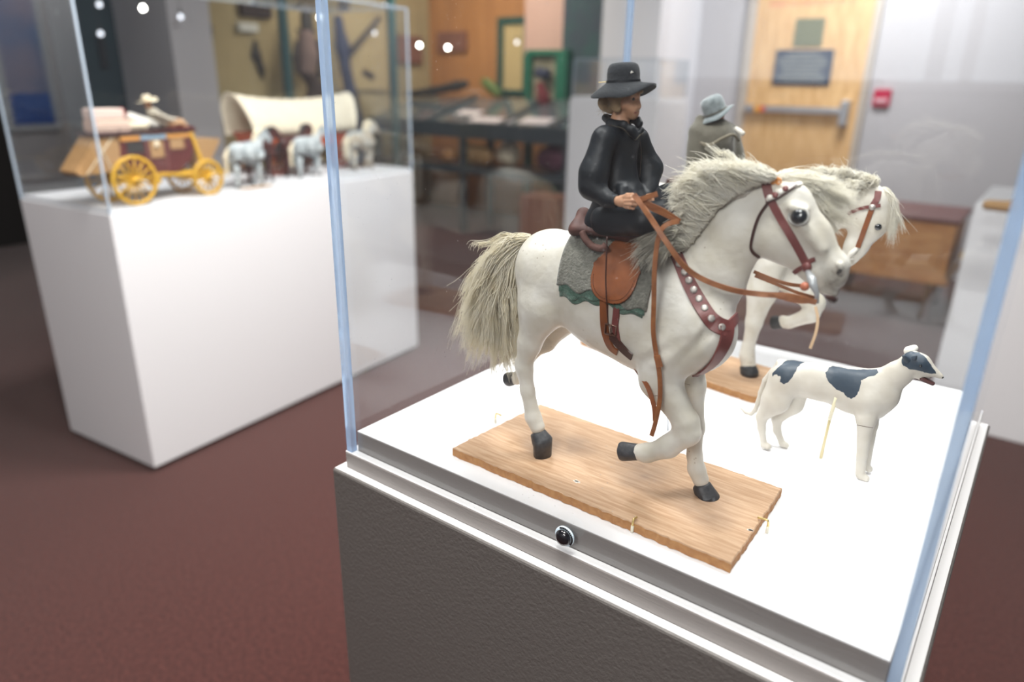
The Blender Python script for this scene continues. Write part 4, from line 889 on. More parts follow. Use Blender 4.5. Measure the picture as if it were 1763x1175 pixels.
paint('collar_stitching', [(1048, 216), (1062, 218), (1074, 222), (1084, 233), (1093, 241), (1101, 233), (1107, 229)], 0.0006, mst, CT, rider, t=.0004)
paint('coat_front_seam', [(1101, 240), (1104, 262), (1103, 285), (1102, 305)], 0.0005, mst, CT, rider, t=.0004)
TR = [((1044, 380, .016, 28), (1110, 380, .030, 25), 1, .008), ((1110, 380, .030, 25), (1156, 374, .014, 17), 1, .006), ((1156, 374, .014, 17), (1180, 392, -.020, 14), 1, .006),
      ((1072, 372, -.018, 26), (1150, 338, -.030, 20), 1, .008), ((1150, 338, -.030, 19), (1165, 400, -.048, 12), 1, .006), ((1180, 392, -.020, 14), (1185, 450, -.05, 10), 1, .006), ((1088, 372, .024, 18), (1140, 356, .010, 14), 1, .006)]
fig('trousers', TR, 0.0011, M['coat'], rider, [((1075, 372, .052, 3), (1135, 392, .050, 3), 1, .005), ((1100, 362, .05, 2.6), (1150, 372, .034, 2.6), 1, .005)], noise=0.0006, nf=85)
for w in (-.049, ):
    fig('boot', [((1166, 405, w, 12), (1166, 440, w, 10), 1, .004), ((1166, 444, w, 9), (1190, 450, w, 7), 1, .004)], 0.0012, M['darkleather'], rider)
# hat: felt crown, band and wavy brim
hc = hl(1072, 150, 0); s_ = rp(1, hc)
def hatmesh(parent, c, rx, ry, hcrown, cr, m, band, tilt=(0, 0), wave=0.0, root=None, th=0.0013, droop=0.0):
    V = []; F = []; n = 56
    prof = []; 
    def rim(a, r):      # brim height
        x, y = math.cos(a)*r, math.sin(a)*r
        g = max(r-0.5, 0)*2; aa = (a+PI) % (2*PI)-PI
        return -droop*g**1.15*(1-0.78*math.exp(-(aa/1.0)**2)+0.06*math.sin(5*a))+wave*((r-0.5)*2)*(math.sin(2*a+0.7)+0.5*math.sin(3*a+1.1))*0.5
    rows = [(1.0, 0, 0), (1.0, th, 0), (0.8, th, 0), (0.62, th, 0), (0.52, th*1.2, 1), (0.50, hcrown*0.2, 1), (0.50, hcrown*0.45, 1), (0.485, hcrown*0.68, 1), (0.44, hcrown*0.86, 1), (0.36, hcrown*0.96, 1), (0.22, hcrown*1.0, 1), (0.02, hcrown*1.0, 1)]
    rows = rows+[]
    for r, h, cwn in rows:
        for k in range(n):
            a = 2*PI*k/n; 
            R = (r*rx, r*ry) if not cwn else (r*2*cr, r*2*cr*0.93)
            z = h+(rim(a, r) if not cwn else 0)
            V.append(np.array([R[0]*math.cos(a), R[1]*math.sin(a), z]))
    inner = len(rows)
    for i in range(inner-1):
        for k in range(n): F.append((i*n+k, i*n+(k+1) % n, (i+1)*n+(k+1) % n, (i+1)*n+k))
    base = len(V)          # underside
    for r, h in ((1.0, 0), (0.8, 0), (0.6, 0), (0.45, 0.001), (0.02, 0.002)):
        for k in range(n): a = 2*PI*k/n; V.append(np.array([r*rx*math.cos(a), r*ry*math.sin(a), h+rim(a, r)*(1 if r > 0.5 else 0)]))
    for i in range(4):
        for k in range(n): F.append((base+i*n+(k+1) % n, base+i*n+k, base+(i+1)*n+k, base+(i+1)*n+(k+1) % n))
    F.append(tuple((inner-1)*n+k for k in range(n)))
    Rm = Matrix.Rotation(tilt[1], 3, 'Y') @ Matrix.Rotation(tilt[0], 3, 'X')
    V = np.array([np.array(Rm @ Vector(v)) for v in V])+c
    o = mesh('hat', V, F, m, parent, True)
    V2 = []; F2 = []
    for z in (th, th*2.4):
        for k in range(n): a = 2*PI*k/n; V2.append(np.array(Rm @ Vector((2.10*0.5*cr*math.cos(a)*1.0, 2.10*0.5*cr*0.93*math.sin(a), z)))+c)
    for k in range(n): F2.append((k, (k+1) % n, n+(k+1) % n, n+k))
    mesh('hat_band', V2, F2, band, o, True)
    return o
hatmesh(rider, hc+[0.0005, 0, 0.0022], 57*s_, 52*s_, 36*s_, 28.5*s_, M['felt'], M['coat'], tilt=(math.radians(2), math.radians(-3)), wave=0.0022, th=0.0018, droop=0.0115)
MB().tube([hl(1031, 142, .008), hl(1046, 141, .006)], 0.00035, 5).obj('hat_pin', M['brass'], rider)
MB().tube([hl(1088, 122, .019), hl(1086, 126, .020), hl(1090, 124, .021)], 0.0004, 5).obj('hat_thread', M['bone'], rider)

# ------------------------------------------------------------------ second horse, behind
R2 = math.radians(-8.5); c2, s2 = math.cos(R2), math.sin(R2)
e2 = np.array([c2, s2, 0]); n2 = np.array([-s2, c2, 0])
H2 = np.array([0.335, 0.483, ZB])-0.2095*e2+0.020*n2
def h2l(px, py, w=0.0):
    P = pln(px, py, H2-n2*w, n2)-H2; return np.array([P@e2, P@n2, P[2]])
def r2(r, P): W = H2+e2*P[0]+n2*P[1]; return r*float((W+np.array([0, 0, P[2]])-CAM)@_f)/FPX
def C2(a, b, q=1.0, k=0.008):
    A, B = h2l(*a[:3]), h2l(*b[:3]); return ('cone', A, B, r2(a[3], A), r2(b[3], B), q, k)
bd2 = board('wooden_board', [(0.046, 0.458), (0.378, 0.4085), (0.396, 0.528), (0.064, 0.578)], 1.0008, ZB, 'long tan board with rounded corners under the white horse behind', r=0.016)
NH = [C2((1312, 420, 0, 60), (1372, 385, 0, 52), .5, .016), C2((1372, 385, 0, 50), (1440, 345, 0, 42), .48, .010), C2((1440, 345, 0, 42), (1490, 340, 0, 28), .48, .010),
      C2((1484, 372, .004, 32), (1484, 370, -.004, 32), .4, .006), C2((1502, 352, 0, 26), (1500, 385, 0, 25), .6, .008), C2((1498, 385, 0, 25), (1474, 424, 0, 19), .6, .008), C2((1474, 424, 0, 19), (1463, 442, 0, 16), .65, .006), C2((1458, 452, 0, 9), (1455, 450, 0, 6), .8, .004)]
F2p = [C2((1318, 455, .016, 34), (1312, 500, .018, 26), .7, .012), C2((1312, 500, .018, 25), (1298, 555, .018, 15), .8, .008), C2((1298, 555, .018, 14), (1288, 598, .018, 10.5), .85, .005), C2((1288, 598, .018, 11), (1286, 612, .018, 12.5), .9, .005), C2((1286, 612, .018, 12), (1288, 628, .018, 13), .95, .005),
       C2((1350, 470, -.016, 30), (1400, 520, -.018, 18), .75, .010), C2((1402, 524, -.018, 18), (1396, 540, -.018, 15), .85, .006), C2((1396, 542, -.018, 14), (1358, 556, -.018, 10), .85, .005), C2((1358, 556, -.018, 10), (1348, 554, -.018, 11), .95, .004)]
flip = lambda P: [(t_, A*[1, -1, 1], B*[1, -1, 1], ra, rb, q, k) for t_, A, B, ra, rb, q, k in P]
TR2 = [p for p in TRUNK]
V, F = blob_of(TR2+flip(HINDL)+flip(HINDR)+NH+F2p, 0.0017, [C2((1462, 438, .012, 4), (1459, 446, .012, 3.5), .7, .003)], noise=0.0004)
horse2 = tag(empty('horse_figure', H2, rz=R2), 'white carved horse at the back of the display case carrying the grey hatted rider', 'horse', 'carved horses in the near display case')
mesh('body', V, F, M['body'], horse2, True)
B2 = BVHTree.FromPolygons((np.stack([V[:, 0]*c2-V[:, 1]*s2, V[:, 0]*s2+V[:, 1]*c2, V[:, 2]], 1)+H2).tolist(), F.tolist())
def hoof2(a, b, ra, rb, flat=None):
    A, B = h2l(*a), h2l(*b); V, F = hoofmesh(A, B, r2(ra, A), r2(rb, B), flat=flat); mesh('hoof', V, F, M['hoof'], horse2, True)
hoof2((1286, 628, .018), (1290, 646, .018), 14, 17, 0.0002); hoof2((1348, 554, -.018), (1330, 555, -.018), 11.5, 13)
for i in (0, 1):
    ch = horse.children[[c.name for c in horse.children].index('hoof' if i == 0 else 'hoof.001')]
    o = ch.copy(); o.data = ch.data.copy(); COL.objects.link(o); o.parent = horse2
    for v in o.data.vertices: v.co.y = -v.co.y
    o.data.flip_normals()
P, N_ = hit(1512, 391, B2)
def to2(P): d = np.asarray(P)-H2; return np.array([d@e2, d@n2, d[2]])
def dir2(N): return np.array([N@e2, N@n2, N[2]])
if P is not None: MB().lathe([(0.0045, -.001), (0.0042, .001), (0.0028, .0024), (0.0002, .003)], 18, dir2(N_), to2(P)).obj('eye', M['eye'], horse2, True)
def strap2(name, pts, w, m, parent=None, t=0.0014):
    X = []
    for p in spline([np.array([a, b, 0.0]) for a, b in pts], 6):
        a, n_ = hit(p[0], p[1], B2)
        if a is not None: X.append((to2(a), dir2(n_)))
    if len(X) > 2: MB().ribbon([a+n_*0.0005 for a, n_ in X], [n_ for _, n_ in X], w, t).obj(name, m, parent or horse2)
strap2('cheek_strap', [(1502, 358), (1494, 380), (1485, 405), (1477, 426)], 0.0066, M['leather'])
strap2('browband', [(1460, 368), (1480, 360), (1500, 356), (1516, 354)], 0.0045, M['maroon'])
strap2('crown_strap', [(1503, 354), (1510, 342), (1512, 330)], 0.008, M['maroon'])
P, N_ = hit(1502, 357, B2)
if P is not None: MB().lathe([(0.0042, .001), (0.0038, .003), (0.0002, .0042)], 14, dir2(N_), to2(P)).obj('browband_rosette', M['stud'], horse2, True)
MB().tube([h2l(1476, 428, .014), h2l(1466, 437, .016), h2l(1456, 448, .016), h2l(1470, 446, .016)], [0.003, 0.004, 0.0032, 0.0014], 8).obj('bit', M['bone'], horse2, True)
S = strands(3200, [(1500, 325), (1440, 322), (1390, 330), (1350, 350)], [(1480, 300), (1425, 300), (1385, 330), (1345, 360)], [(1452, 352), (1425, 365), (1400, 400), (1352, 400)], lambda u: .006+.006*u, lambda u: .016+.006*u, lambda u: .028+.006*u, 7, 0.003, 12, conv=h2l, seed=31)
So = strands(2600, [(1508, 322), (1470, 316), (1420, 316), (1360, 335)], [(1515, 300), (1470, 286), (1420, 286), (1370, 300)], [(1500, 320), (1445, 300), (1395, 300), (1340, 320)], lambda u: .004*u, lambda u: .012*u+.004, lambda u: .014*u+.006, 6, 0.003, 12, conv=h2l, seed=32)
hair('mane', np.concatenate([S, So]), 0.00042, 0.00012, M['hair'], horse2, None)
b_ = Blob(h2l(1430, 335, 0)+[-0.11, -0.04, -0.08], h2l(1430, 335, 0)+[0.10, 0.03, 0.06], 0.002)
for a, c in (((1505, 320, .004, 9), (1440, 322, .008, 18)), ((1440, 325, .008, 18), (1385, 350, .010, 20)), ((1385, 350, .010, 20), (1355, 372, .012, 16))):
    _, A, B, ra, rb, q, kk = C2(a, c, .6, .012); b_.cone(A, B, ra, rb, kk, (1, .5, 1))
V, F = b_.surf(2, .002, 100); mesh('mane_core', V, F, M['hair'], horse2, True)
S = strands(800, [(1516, 325), (1522, 335)], [(1545, 330), (1540, 360)], [(1548, 385), (1530, 420), (1540, 410)], lambda u: -.004+.004*u, lambda u: -.008+.006*u, lambda u: -.010+.008*u, 5, 0.002, 12, conv=h2l, seed=33)
hair('forelock', S, 0.0004, 0.0001, M['hair'], horse2, None)
S = strands(900, [(912, 408), (893, 428)], [(850, 420), (862, 500)], [(810, 560), (880, 640)], lambda u: .004*u, lambda u: .014*u, lambda u: .018*u, 9, 0.003, 12, seed=34)
hair('tail', S, 0.0006, 0.0002, M['tailhair'], horse2, None)
loose('rein_end', [(1404, 528, .012), (1408, 550, .014), (1404, 575, .016), (1395, 600, .016)], 0.004, mat('pale_tan_strap', (0.60, 0.42, 0.26), 0.6), root=None, par=horse2, conv=h2l, O=np.zeros(3))
x0_, x1_ = h2l(1282, 300)[0], h2l(1460, 300)[0]
# second rider, seen from behind
def fig2(name, prims, res, m, parent, cuts=(), noise=0.0004, nf=110):
    L = [C2(a, b, q, k) for a, b, q, k in prims]; Cc = [C2(a, b, q, k) for a, b, q, k in cuts]
    V, F = blob_of(L, res, Cc, noise=noise, nf=nf, smooth=2); return mesh(name, V, F, m, parent, True)
rider2 = tag(empty('rider_figure', H2, rz=R2), 'small rider figure in olive grey coat and grey felt hat on the horse behind', 'figure')
fig2('body', [((1228, 188, 0, 17), (1232, 200, 0, 15), 1, .005), ((1228, 205, 0, 11), (1228, 225, 0, 12), 1, .005), ((1228, 235, 0, 26), (1224, 300, 0, 28), 1, .008), ((1224, 300, 0, 28), (1222, 330, 0, 30), 1.1, .008),
              ((1204, 232, .022, 11), (1196, 290, .028, 9), 1, .006), ((1252, 232, -.022, 11), (1268, 280, -.024, 9), 1, .006), ((1196, 290, .028, 9), (1230, 310, .036, 7), 1, .005), ((1268, 280, -.024, 9), (1280, 305, -.02, 7), 1, .005), ((1230, 310, .036, 8), (1240, 312, .036, 8), .7, .003)]
     +[((1240, 307+3.4*i, .036, 2.6), (1250, 308+3.4*i, .034, 2.2), 1, .001) for i in range(4)], 0.0010, M['skin'], rider2)
fig2('coat', [((1230, 238, 0, 34), (1226, 300, 0, 36), 1.05, .010), ((1226, 300, 0, 36), (1222, 330, 0, 40), 1.1, .010), ((1202, 226, .020, 14), (1256, 228, -.022, 15), 1, .008), ((1200, 230, .024, 16), (1194, 290, .030, 14), .9, .005),
              ((1256, 236, -.024, 18), (1268, 290, -.026, 18), .9, .005), ((1194, 290, .030, 13), (1228, 308, .036, 9), .9, .004), ((1268, 290, -.026, 16), (1278, 304, -.022, 9), .9, .004), ((1205, 206, .016, 9), (1202, 224, .022, 12), 1, .004)], 0.0013, M['greycoat'], rider2,
     [((1212, 240, .040, 3), (1208, 320, .046, 3), 1, .004), ((1238, 250, .040, 2.5), (1232, 320, .044, 3), 1, .004)], noise=.0008, nf=90)
fig2('vest', [((1222, 262, .012, 15), (1220, 305, .014, 17), 1.1, .006)], 0.0013, M['coat'], rider2)
MB().tube(spline([h2l(1206, 246, .036), h2l(1222, 250, .034), h2l(1244, 238, .024), h2l(1262, 232, .010), h2l(1272, 242, -.010)], 5), 0.0022, 8).obj('shoulder_cord', mat('tan_grey_cord', (0.16, 0.14, 0.10), 0.8), rider2, True)
A, B = h2l(1266, 221, -.006), h2l(1280, 231, -.004)
MB().tube([A, A*0.5+B*0.5, B], [0.0032, 0.0038, 0.0034], 10).obj('bone_pipe', M['bone'], rider2, True)
hatmesh(rider2, h2l(1232, 194, 0.004), 34*.00082, 31*.00082, 30*.00082, 21*.00082, M['greyfelt'], M['greycoat'], tilt=(math.radians(20), math.radians(-20)), wave=0.002, droop=0.006)
fig2('trousers', [((1226, 326, .020, 26), (1290, 322, .034, 20), 1, .008), ((1290, 322, .034, 19), (1275, 400, .044, 13), 1, .006), ((1226, 326, -.020, 26), (1290, 318, -.034, 20), 1, .008), ((1290, 318, -.034, 19), (1278, 395, -.044, 13), 1, .006)], 0.0015, M['darkblue'], rider2)
for w in (.044, -.044): fig2('boot', [((1276, 398, w, 11), (1274, 425, w, 10), 1, .004), ((1274, 428, w, 9), (1296, 432, w, 7), 1, .004)], 0.0015, M['darkleather'], rider2)
# simple saddle of the second horse: blanket roll and seat
sd2 = tag(empty('riding_saddle', H2, rz=R2), 'dark leather saddle on the white horse behind, under the grey hatted rider', 'saddle')
b_ = Blob((cx-0.06, -0.06, zt-0.08), (cx+0.06, 0.06, zt+0.045), 0.0018)
b_.cone((cx-0.030, -0.010, zt+0.006), (cx+0.022, -0.007, zt+0.006), 0.012, 0.011, .01, (1, 1.7, .6)).cone((cx-0.030, 0.010, zt+0.006), (cx+0.022, 0.007, zt+0.006), 0.012, 0.011, .01, (1, 1.7, .6))
b_.cone((cx-0.037, -0.022, zt+0.004), (cx-0.037, 0.022, zt+0.004), 0.008, 0.008, .008).cone((cx+0.028, -0.012, zt+0.012), (cx+0.028, 0.012, zt+0.012), 0.006, 0.006, .006)
V, F = b_.surf(2); mesh('seat', V, F, M['darkleather'], sd2, True)
for sg in (1, -1):
    b_ = Blob((cx-0.05, -0.07, zt-0.09), (cx+0.05, 0.07, zt+0.02), 0.0018); b_.cone((cx-0.005, sg*.030, zt-0.01), (cx-0.002, sg*.047, zt-0.055), 0.018, 0.020, .006, (1, .22, 1)); V, F = b_.surf(2); mesh('flap', V, F, M['darkleather'], sd2, True)

# ------------------------------------------------------------------ spotted dog
DO = np.array([0.4282, 0.2945, 1.0006]); D5 = DO
def dl(px, py, w=0.0): return py_(px, py, DO[1]-w)-DO
def CD(a, b, q=1.0, k=.005):
    A, B = dl(*a[:3]), dl(*b[:3]); f_ = lambda P: float((P+DO-CAM)@_f)/FPX; return ('cone', A, B, a[3]*f_(A), b[3]*f_(B), q, k)
DG = [CD((1365, 651, 0, 31), (1410, 658, 0, 30), .70, .008), CD((1410, 658, 0, 30), (1470, 672, 0, 38), .62, .008), CD((1470, 674, 0, 39), (1502, 676, 0, 38), .60, .008), CD((1500, 700, 0, 24), (1512, 680, 0, 30), .62, .008),
      CD((1508, 668, 0, 30), (1545, 645, 0, 21), .62, .008), CD((1545, 645, 0, 20), (1574, 624, 0, 17.5), .72, .006), CD((1572, 625, 0, 18), (1586, 628, 0, 15.5), .78, .005), CD((1586, 627, 0, 15), (1600, 638, 0, 10), .72, .004),
      CD((1600, 637, 0, 10), (1619, 648, 0, 5.0), .74, .003), CD((1582, 644, 0, 9), (1604, 660, 0, 4.6), .75, .003),
      # thighs
      CD((1350, 655, .009, 27), (1335, 690, .010, 23), .62, .006), CD((1335, 690, .010, 22), (1312, 718, .010, 10), .7, .005), CD((1311, 720, .010, 9), (1311, 738, .010, 7), .8, .003), CD((1311, 738, .010, 6.5), (1315, 764, .010, 5.2), .9, .003), CD((1316, 767, .010, 5.5), (1322, 769, .010, 5.5), 1.05, .0025),
      CD((1372, 660, -.009, 26), (1362, 694, -.010, 20), .62, .006), CD((1362, 694, -.010, 19), (1338, 722, -.010, 9), .7, .005), CD((1337, 724, -.010, 8.5), (1338, 742, -.010, 6.5), .8, .003), CD((1338, 742, -.010, 6), (1346, 762, -.010, 5), .9, .003), CD((1347, 765, -.010, 5.2), (1353, 767, -.010, 5.2), 1.05, .0025),
      # forelegs
      CD((1492, 692, .009, 24), (1491, 722, .010, 15), .65, .006), CD((1491, 722, .010, 14.5), (1484, 785, .010, 8.6), .8, .004), CD((1484, 785, .010, 8.4), (1481, 815, .010, 8), .85, .003), CD((1482, 820, .010, 6.5), (1491, 824, .010, 6), 1.05, .003),
      CD((1500, 690, -.009, 22), (1498, 730, -.010, 12), .65, .006), CD((1498, 730, -.010, 12), (1492, 795, -.010, 7), .8, .004), CD((1491, 803, -.010, 6.5), (1496, 808, -.010, 6), 1.05, .003),
      CD((1385, 680, 0, 4), (1391, 678, 0, 3.4), 1, .003),
      CD((1346, 630, 0, 12), (1332, 641, 0, 6), 1, .002)]
dt_ = [(1330, 640), (1318, 655), (1310, 676), (1305, 694), (1300, 707), (1293, 713), (1284, 711), (1275, 703)]
rr_ = [5.6, 4.9, 4.2, 3.9, 3.6, 3.2, 2.6, 1.5]
for i in range(7): DG.append(CD((*dt_[i], 0, rr_[i]), (*dt_[i+1], 0, rr_[i+1]), 1, .002))
DV, DF = blob_of(DG, 0.0008, [CD((1588, 652, .006, 1.6), (1606, 659, .004, 1.6), 2, .001), CD((1592, 651, 0, 2.2), (1612, 658, 0, 2.6), 3, .002), CD((1412, 690, .020, 5), (1425, 700, .016, 5), .7, .006)], noise=0.00022, nf=120)
dog = tag(empty('dog_figure', DO), 'white carved hound with blue black patches standing on the white deck', 'dog')
mdog = mat('white_dog_paint', (0.64, 0.61, 0.55), 0.45, col2=(0.55, 0.51, 0.44), nscale=60, bump=0.3, bscale=260, bdist=0.0004)
nt = mdog.node_tree; at = nt.nodes.new('ShaderNodeAttribute'); at.attribute_name = 'patch'
rmp = nt.nodes.new('ShaderNodeValToRGB'); rmp.color_ramp.elements[0].position = 0.44; rmp.color_ramp.elements[1].position = 0.56
mxr = nt.nodes.new('ShaderNodeMix'); mxr.data_type = 'RGBA'; b_in = nt.nodes['Principled BSDF'].inputs['Base Color']; src = b_in.links[0].from_socket
nt.links.new(at.outputs['Fac'], rmp.inputs[0]); nt.links.new(rmp.outputs[0], mxr.inputs[0]); nt.links.new(src, mxr.inputs[6]); mxr.inputs[7].default_value = (0.035, 0.055, 0.080, 1); nt.links.new(mxr.outputs[2], b_in)
do = mesh('body', DV, DF, mdog, dog, True)
def zc(x, y): return (1260+x/4.1975, 580+y/4.1975)
POLY = [[(290, 270), (330, 225), (385, 178), (480, 158), (560, 160), (615, 183), (545, 184), (500, 195), (470, 235), (440, 290), (405, 330), (370, 345), (345, 325), (355, 290), (320, 270), (295, 285)],
        [(675, 262), (705, 222), (730, 212), (800, 225), (860, 236), (1050, 236), (1056, 262), (1030, 280), (985, 290), (935, 320), (925, 380), (900, 430), (865, 450), (835, 440), (810, 408), (760, 385), (700, 330)],
        [(1228, 160), (1250, 118), (1300, 106), (1350, 116), (1400, 150), (1430, 190), (1478, 262), (1470, 270), (1410, 262), (1340, 245), (1290, 235), (1240, 212), (1226, 190)]]
def inside(x, y, poly):
    c = np.zeros(len(x), bool); n = len(poly)
    for i in range(n):
        (x1, y1), (x2, y2) = poly[i], poly[(i+1) % n]
        m_ = ((y1 > y) != (y2 > y)) & (x < (x2-x1)*(y-y1)/((y2-y1) if y2 != y1 else 1e-9)+x1); c ^= m_
    return c
# the patches are painted over both flanks: same outline on each side, carried to the mirror side through the midline
att = do.data.attributes.new('patch', 'FLOAT', 'POINT'); Wd = DV+DO
Wm = Wd.copy(); far = DV[:, 1] > 0; Wm[far, 1] = DO[1]-DV[far, 1]
dd = Wm-CAM; zz = dd@_f; U = 881.5+FPX*(dd@_R)/zz; Vv = 587.5-FPX*(dd@_U)/zz
jx, jy = 0.8*fbm(DV*900, 8), 0.8*fbm(DV*900, 9); val = np.zeros(len(DV))
for p in POLY: val = np.maximum(val, inside(U+jx, Vv+jy, [zc(*q) for q in p]).astype(float))
e_ = np.concatenate([DF[:, [0, 1]], DF[:, [1, 2]], DF[:, [2, 3]], DF[:, [3, 0]]]); dg = np.bincount(e_[:, 0], minlength=len(DV))+1e-9
val = 0.5*val+0.5*np.bincount(e_[:, 0], val[e_[:, 1]], len(DV))/dg
att.data.foreach_set('value', val.astype(np.float32))
DT = BVHTree.FromPolygons(Wd.tolist(), DF.tolist())
def ear(a, b, r0_, r1_, m): 
    A, B = dl(*a), dl(*b); bl = Blob(np.minimum(A, B)-.008, np.maximum(A, B)+.008, .0005); bl.cone(A, B, r0_, r1_, .002, (1, .7, 1)); V, F = bl.surf(1); mesh('ear', V, F, m, dog, True)
mpatch = mat('blue_black_paint', (0.035, 0.055, 0.080), 0.5)
ear((1562, 620, .008), (1556, 614, .012), .0035, .0018, mpatch); ear((1574, 617, .010), (1578, 613, .012), .0028, .0008, mpatch)
ear((1566, 605, -.006), (1574, 600, -.011), .0058, .0040, mat('white_ear_paint', (0.80, 0.77, 0.70), 0.5))
A_, n_ = hit(1585, 630, DT)
if A_ is not None: MB().lathe([(0.0016, -.0005), (.0015, .0004), (.0001, .001)], 12, n_, A_).obj('eye', M['eye'], dog, True, DO)
b_ = Blob(dl(1598, 652, 0)-0.014, dl(1598, 652, 0)+0.014, 0.0005); 
for a, c in (((1588, 652, 0, 4.4), (1606, 661, 0, 3.2)),): _, A, B, ra, rb, q, kk = CD(a, c); b_.cone(A, B, ra, rb, .001, (1, 2.2, 1))
V, F = b_.surf(1); mesh('mouth', V, F, mat('dark_mouth_paint', (0.07, 0.025, 0.025), 0.4), dog, True)
A = dl(1622, 650, 0); MB().lathe([(.0001, -.0016), (.0013, -.0008), (.0016, 0), (.0012, .0010), (.0001, .0015)], 12, (1, 0, 0), A).obj('nose', M['eye'], dog, True)
X = []
for p in spline([np.array([1476., 732, 0]), np.array([1490., 735, 0]), np.array([1503., 737, 0])], 5):
    a, n_ = hit(p[0], p[1], DT)
    if a is not None: X.append((a, n_))
if len(X) > 2: MB().ribbon([a+n_*.00005 for a, n_ in X], [n_ for _, n_ in X], .0005, .0002).obj('leg_joint_crack', M['crack'], dog, root=DO)
# straw coloured prop
Pb = pz(1413, 789, 1.0006); Pt = py_(1430, 716, Pb[1]-.012); Pu = py_(1440, 684, Pb[1]-.026)
pr = tag(empty('support_rod', Pb), 'thin pale yellow rod standing on the deck and propping the hound belly', 'rod')
MB().tube([Pb, Pb*.5+Pt*.5, Pt], [.0019, .0017, .0017], 10).obj('rod', mat('pale_yellow_rod', (0.70, 0.60, 0.34), 0.4, coat=.3), pr, True, tuple(Pb))
MB().tube([Pt+(Pb-Pt)*.08, Pu], [.0024, .0022], 10).obj('clear_sleeve', mat('clear_yellow_tube', (0.80, 0.74, 0.52), 0.15, coat=.6), pr, True, tuple(Pb))
Pc = pz(1150, 742, 1.0006); Pd = py_(1149, 640, Pc[1])
rd = tag(empty('support_rod', Pc), 'thin grey rod behind the knee of the near white horse', 'rod')
MB().tube([Pc, Pd], .0013, 8).obj('rod', M['steel'], rd, True, tuple(Pc))
# ------------------------------------------------------------------ far display case with coach and wagon
A_ = pz(268, 815, 0); B_ = pz(720, 601, 0); fa = math.atan2(B_[1]-A_[1], B_[0]-A_[0])-PI/2; FL = float(np.linalg.norm((B_-A_)[:2])); FW = 0.575
def far(v): c, s = math.cos(fa), math.sin(fa); return np.array([A_[0]+c*v[0]-s*v[1], A_[1]+s*v[0]+c*v[1], v[2]])
ctr = far((-FW/2, FL/2, 0))
p2 = tag(empty('display_pedestal', ctr), 'long white pedestal carrying the yellow wheeled stagecoach and covered wagon', 'pedestal')
MB().box((-FW, 0, 0.02), (0, FL, 0.985), 0.004).xf(far).obj('base', M['ped_white'], p2, root=tuple(ctr))
MB().box((-FW+0.01, 0.01, 0.985), (-0.01, FL-0.01, 1.0), 0.002).xf(far).obj('deck', M['ped_white'], p2, root=tuple(ctr))
MB().box((-FW+0.03, 0.03, 0.0), (-0.03, FL-0.03, 0.02)).xf(far).obj('plinth', M['black'], p2, root=tuple(ctr))
acrylic('acrylic_cover', -FW+0.001, 0.001, -0.001, FL-0.001, 0.9855, 1.75, 0.007, (ctr[0], ctr[1], 0.9855), 'clear acrylic cover over the stagecoach and covered wagon', M['glass_far'],
        mat('acrylic_edge_grey', (0.45, 0.53, 0.62), 0.15), None, rot=far)
E_ = np.array([-0.129, 0.992, 0]); AE = math.atan2(E_[1], E_[0]); O3 = np.array([-1.868, 0.648, 1.0005])
M['yellow'] = mat('yellow_coach_paint', (0.76, 0.44, 0.02), 0.4, col2=(0.66, 0.36, 0.015), nscale=60)
M['maroonpaint'] = mat('maroon_coach_paint', (0.115, 0.022, 0.022), 0.35)
M['tan'] = mat('tan_canvas', (0.44, 0.26, 0.115), 0.85, col2=(0.36, 0.21, 0.09), nscale=60, bump=.3, bscale=300)
M['canvas'] = mat('cream_canvas', (0.86, 0.77, 0.60), 0.9, col2=(0.80, 0.70, 0.54), nscale=30, bump=.2, bscale=200)
M['cream'] = mat('cream_cloth', (0.78, 0.68, 0.50), 0.85)
M['pinkbag'] = mat('pink_cream_box', (0.72, 0.52, 0.42), 0.7)
M['red'] = mat('red_wagon_paint', (0.36, 0.065, 0.02), 0.5)
M['iron'] = mat('dark_iron', (0.03, 0.028, 0.028), 0.6)
M['gwhite'] = mat('grey_white_horse_paint', (0.62, 0.66, 0.66), 0.5, col2=(0.32, 0.36, 0.38), nscale=26, contrast=.3)
M['brownhorse'] = mat('dark_brown_horse_paint', (0.10, 0.035, 0.03), 0.45, col2=(0.06, 0.025, 0.025), nscale=26)
M['dappled'] = mat('dappled_tan_white_paint', (0.62, 0.60, 0.54), 0.5, col2=(0.45, 0.33, 0.20), nscale=16, contrast=.25)
def wheel(parent, x, y, r, nsp, m):
    w = MB(); W_ = 0.010; sq = 0.006
    for rr, hh in ((r, W_),):
        prof = [(r, -W_/2), (r, W_/2), (r-0.012, W_/2), (r-0.012, -W_/2), (r, -W_/2)]; n = 40; V = []; F = []
        for a_, h in prof[:-1]:
            for k in range(n): t = 2*PI*k/n; V.append((x+a_*math.cos(t), y+h, r+a_*math.sin(t)))
        for i in range(4):
            for k in range(n): F.append((i*n+k, i*n+(k+1) % n, ((i+1) % 4)*n+(k+1) % n, ((i+1) % 4)*n+k))
        w.add(V, F)
    for k in range(nsp): t = 2*PI*k/nsp+.1; w.tube([(x, y, r), (x+(r-.008)*math.cos(t), y, r+(r-.008)*math.sin(t))], [0.0040, 0.0030], 6)
    o = w.obj('wheel', m, parent, True)
    MB().lathe([(0.013, -.011), (0.013, .006), (0.010, .012), (.005, .016), (.0005, .016)], 16, (0, -1, 0), (x, y, r)).obj('hub', m, o, True)
    MB().lathe([(0.005, .015), (0.005, .019), (.0005, .0192)], 12, (0, -1, 0), (x, y, r)).obj('hub_cap', M['iron'], o, True)
coach = tag(empty('stagecoach', O3, rz=AE), 'maroon model stagecoach with yellow spoked wheels and luggage on its roof', 'stagecoach')
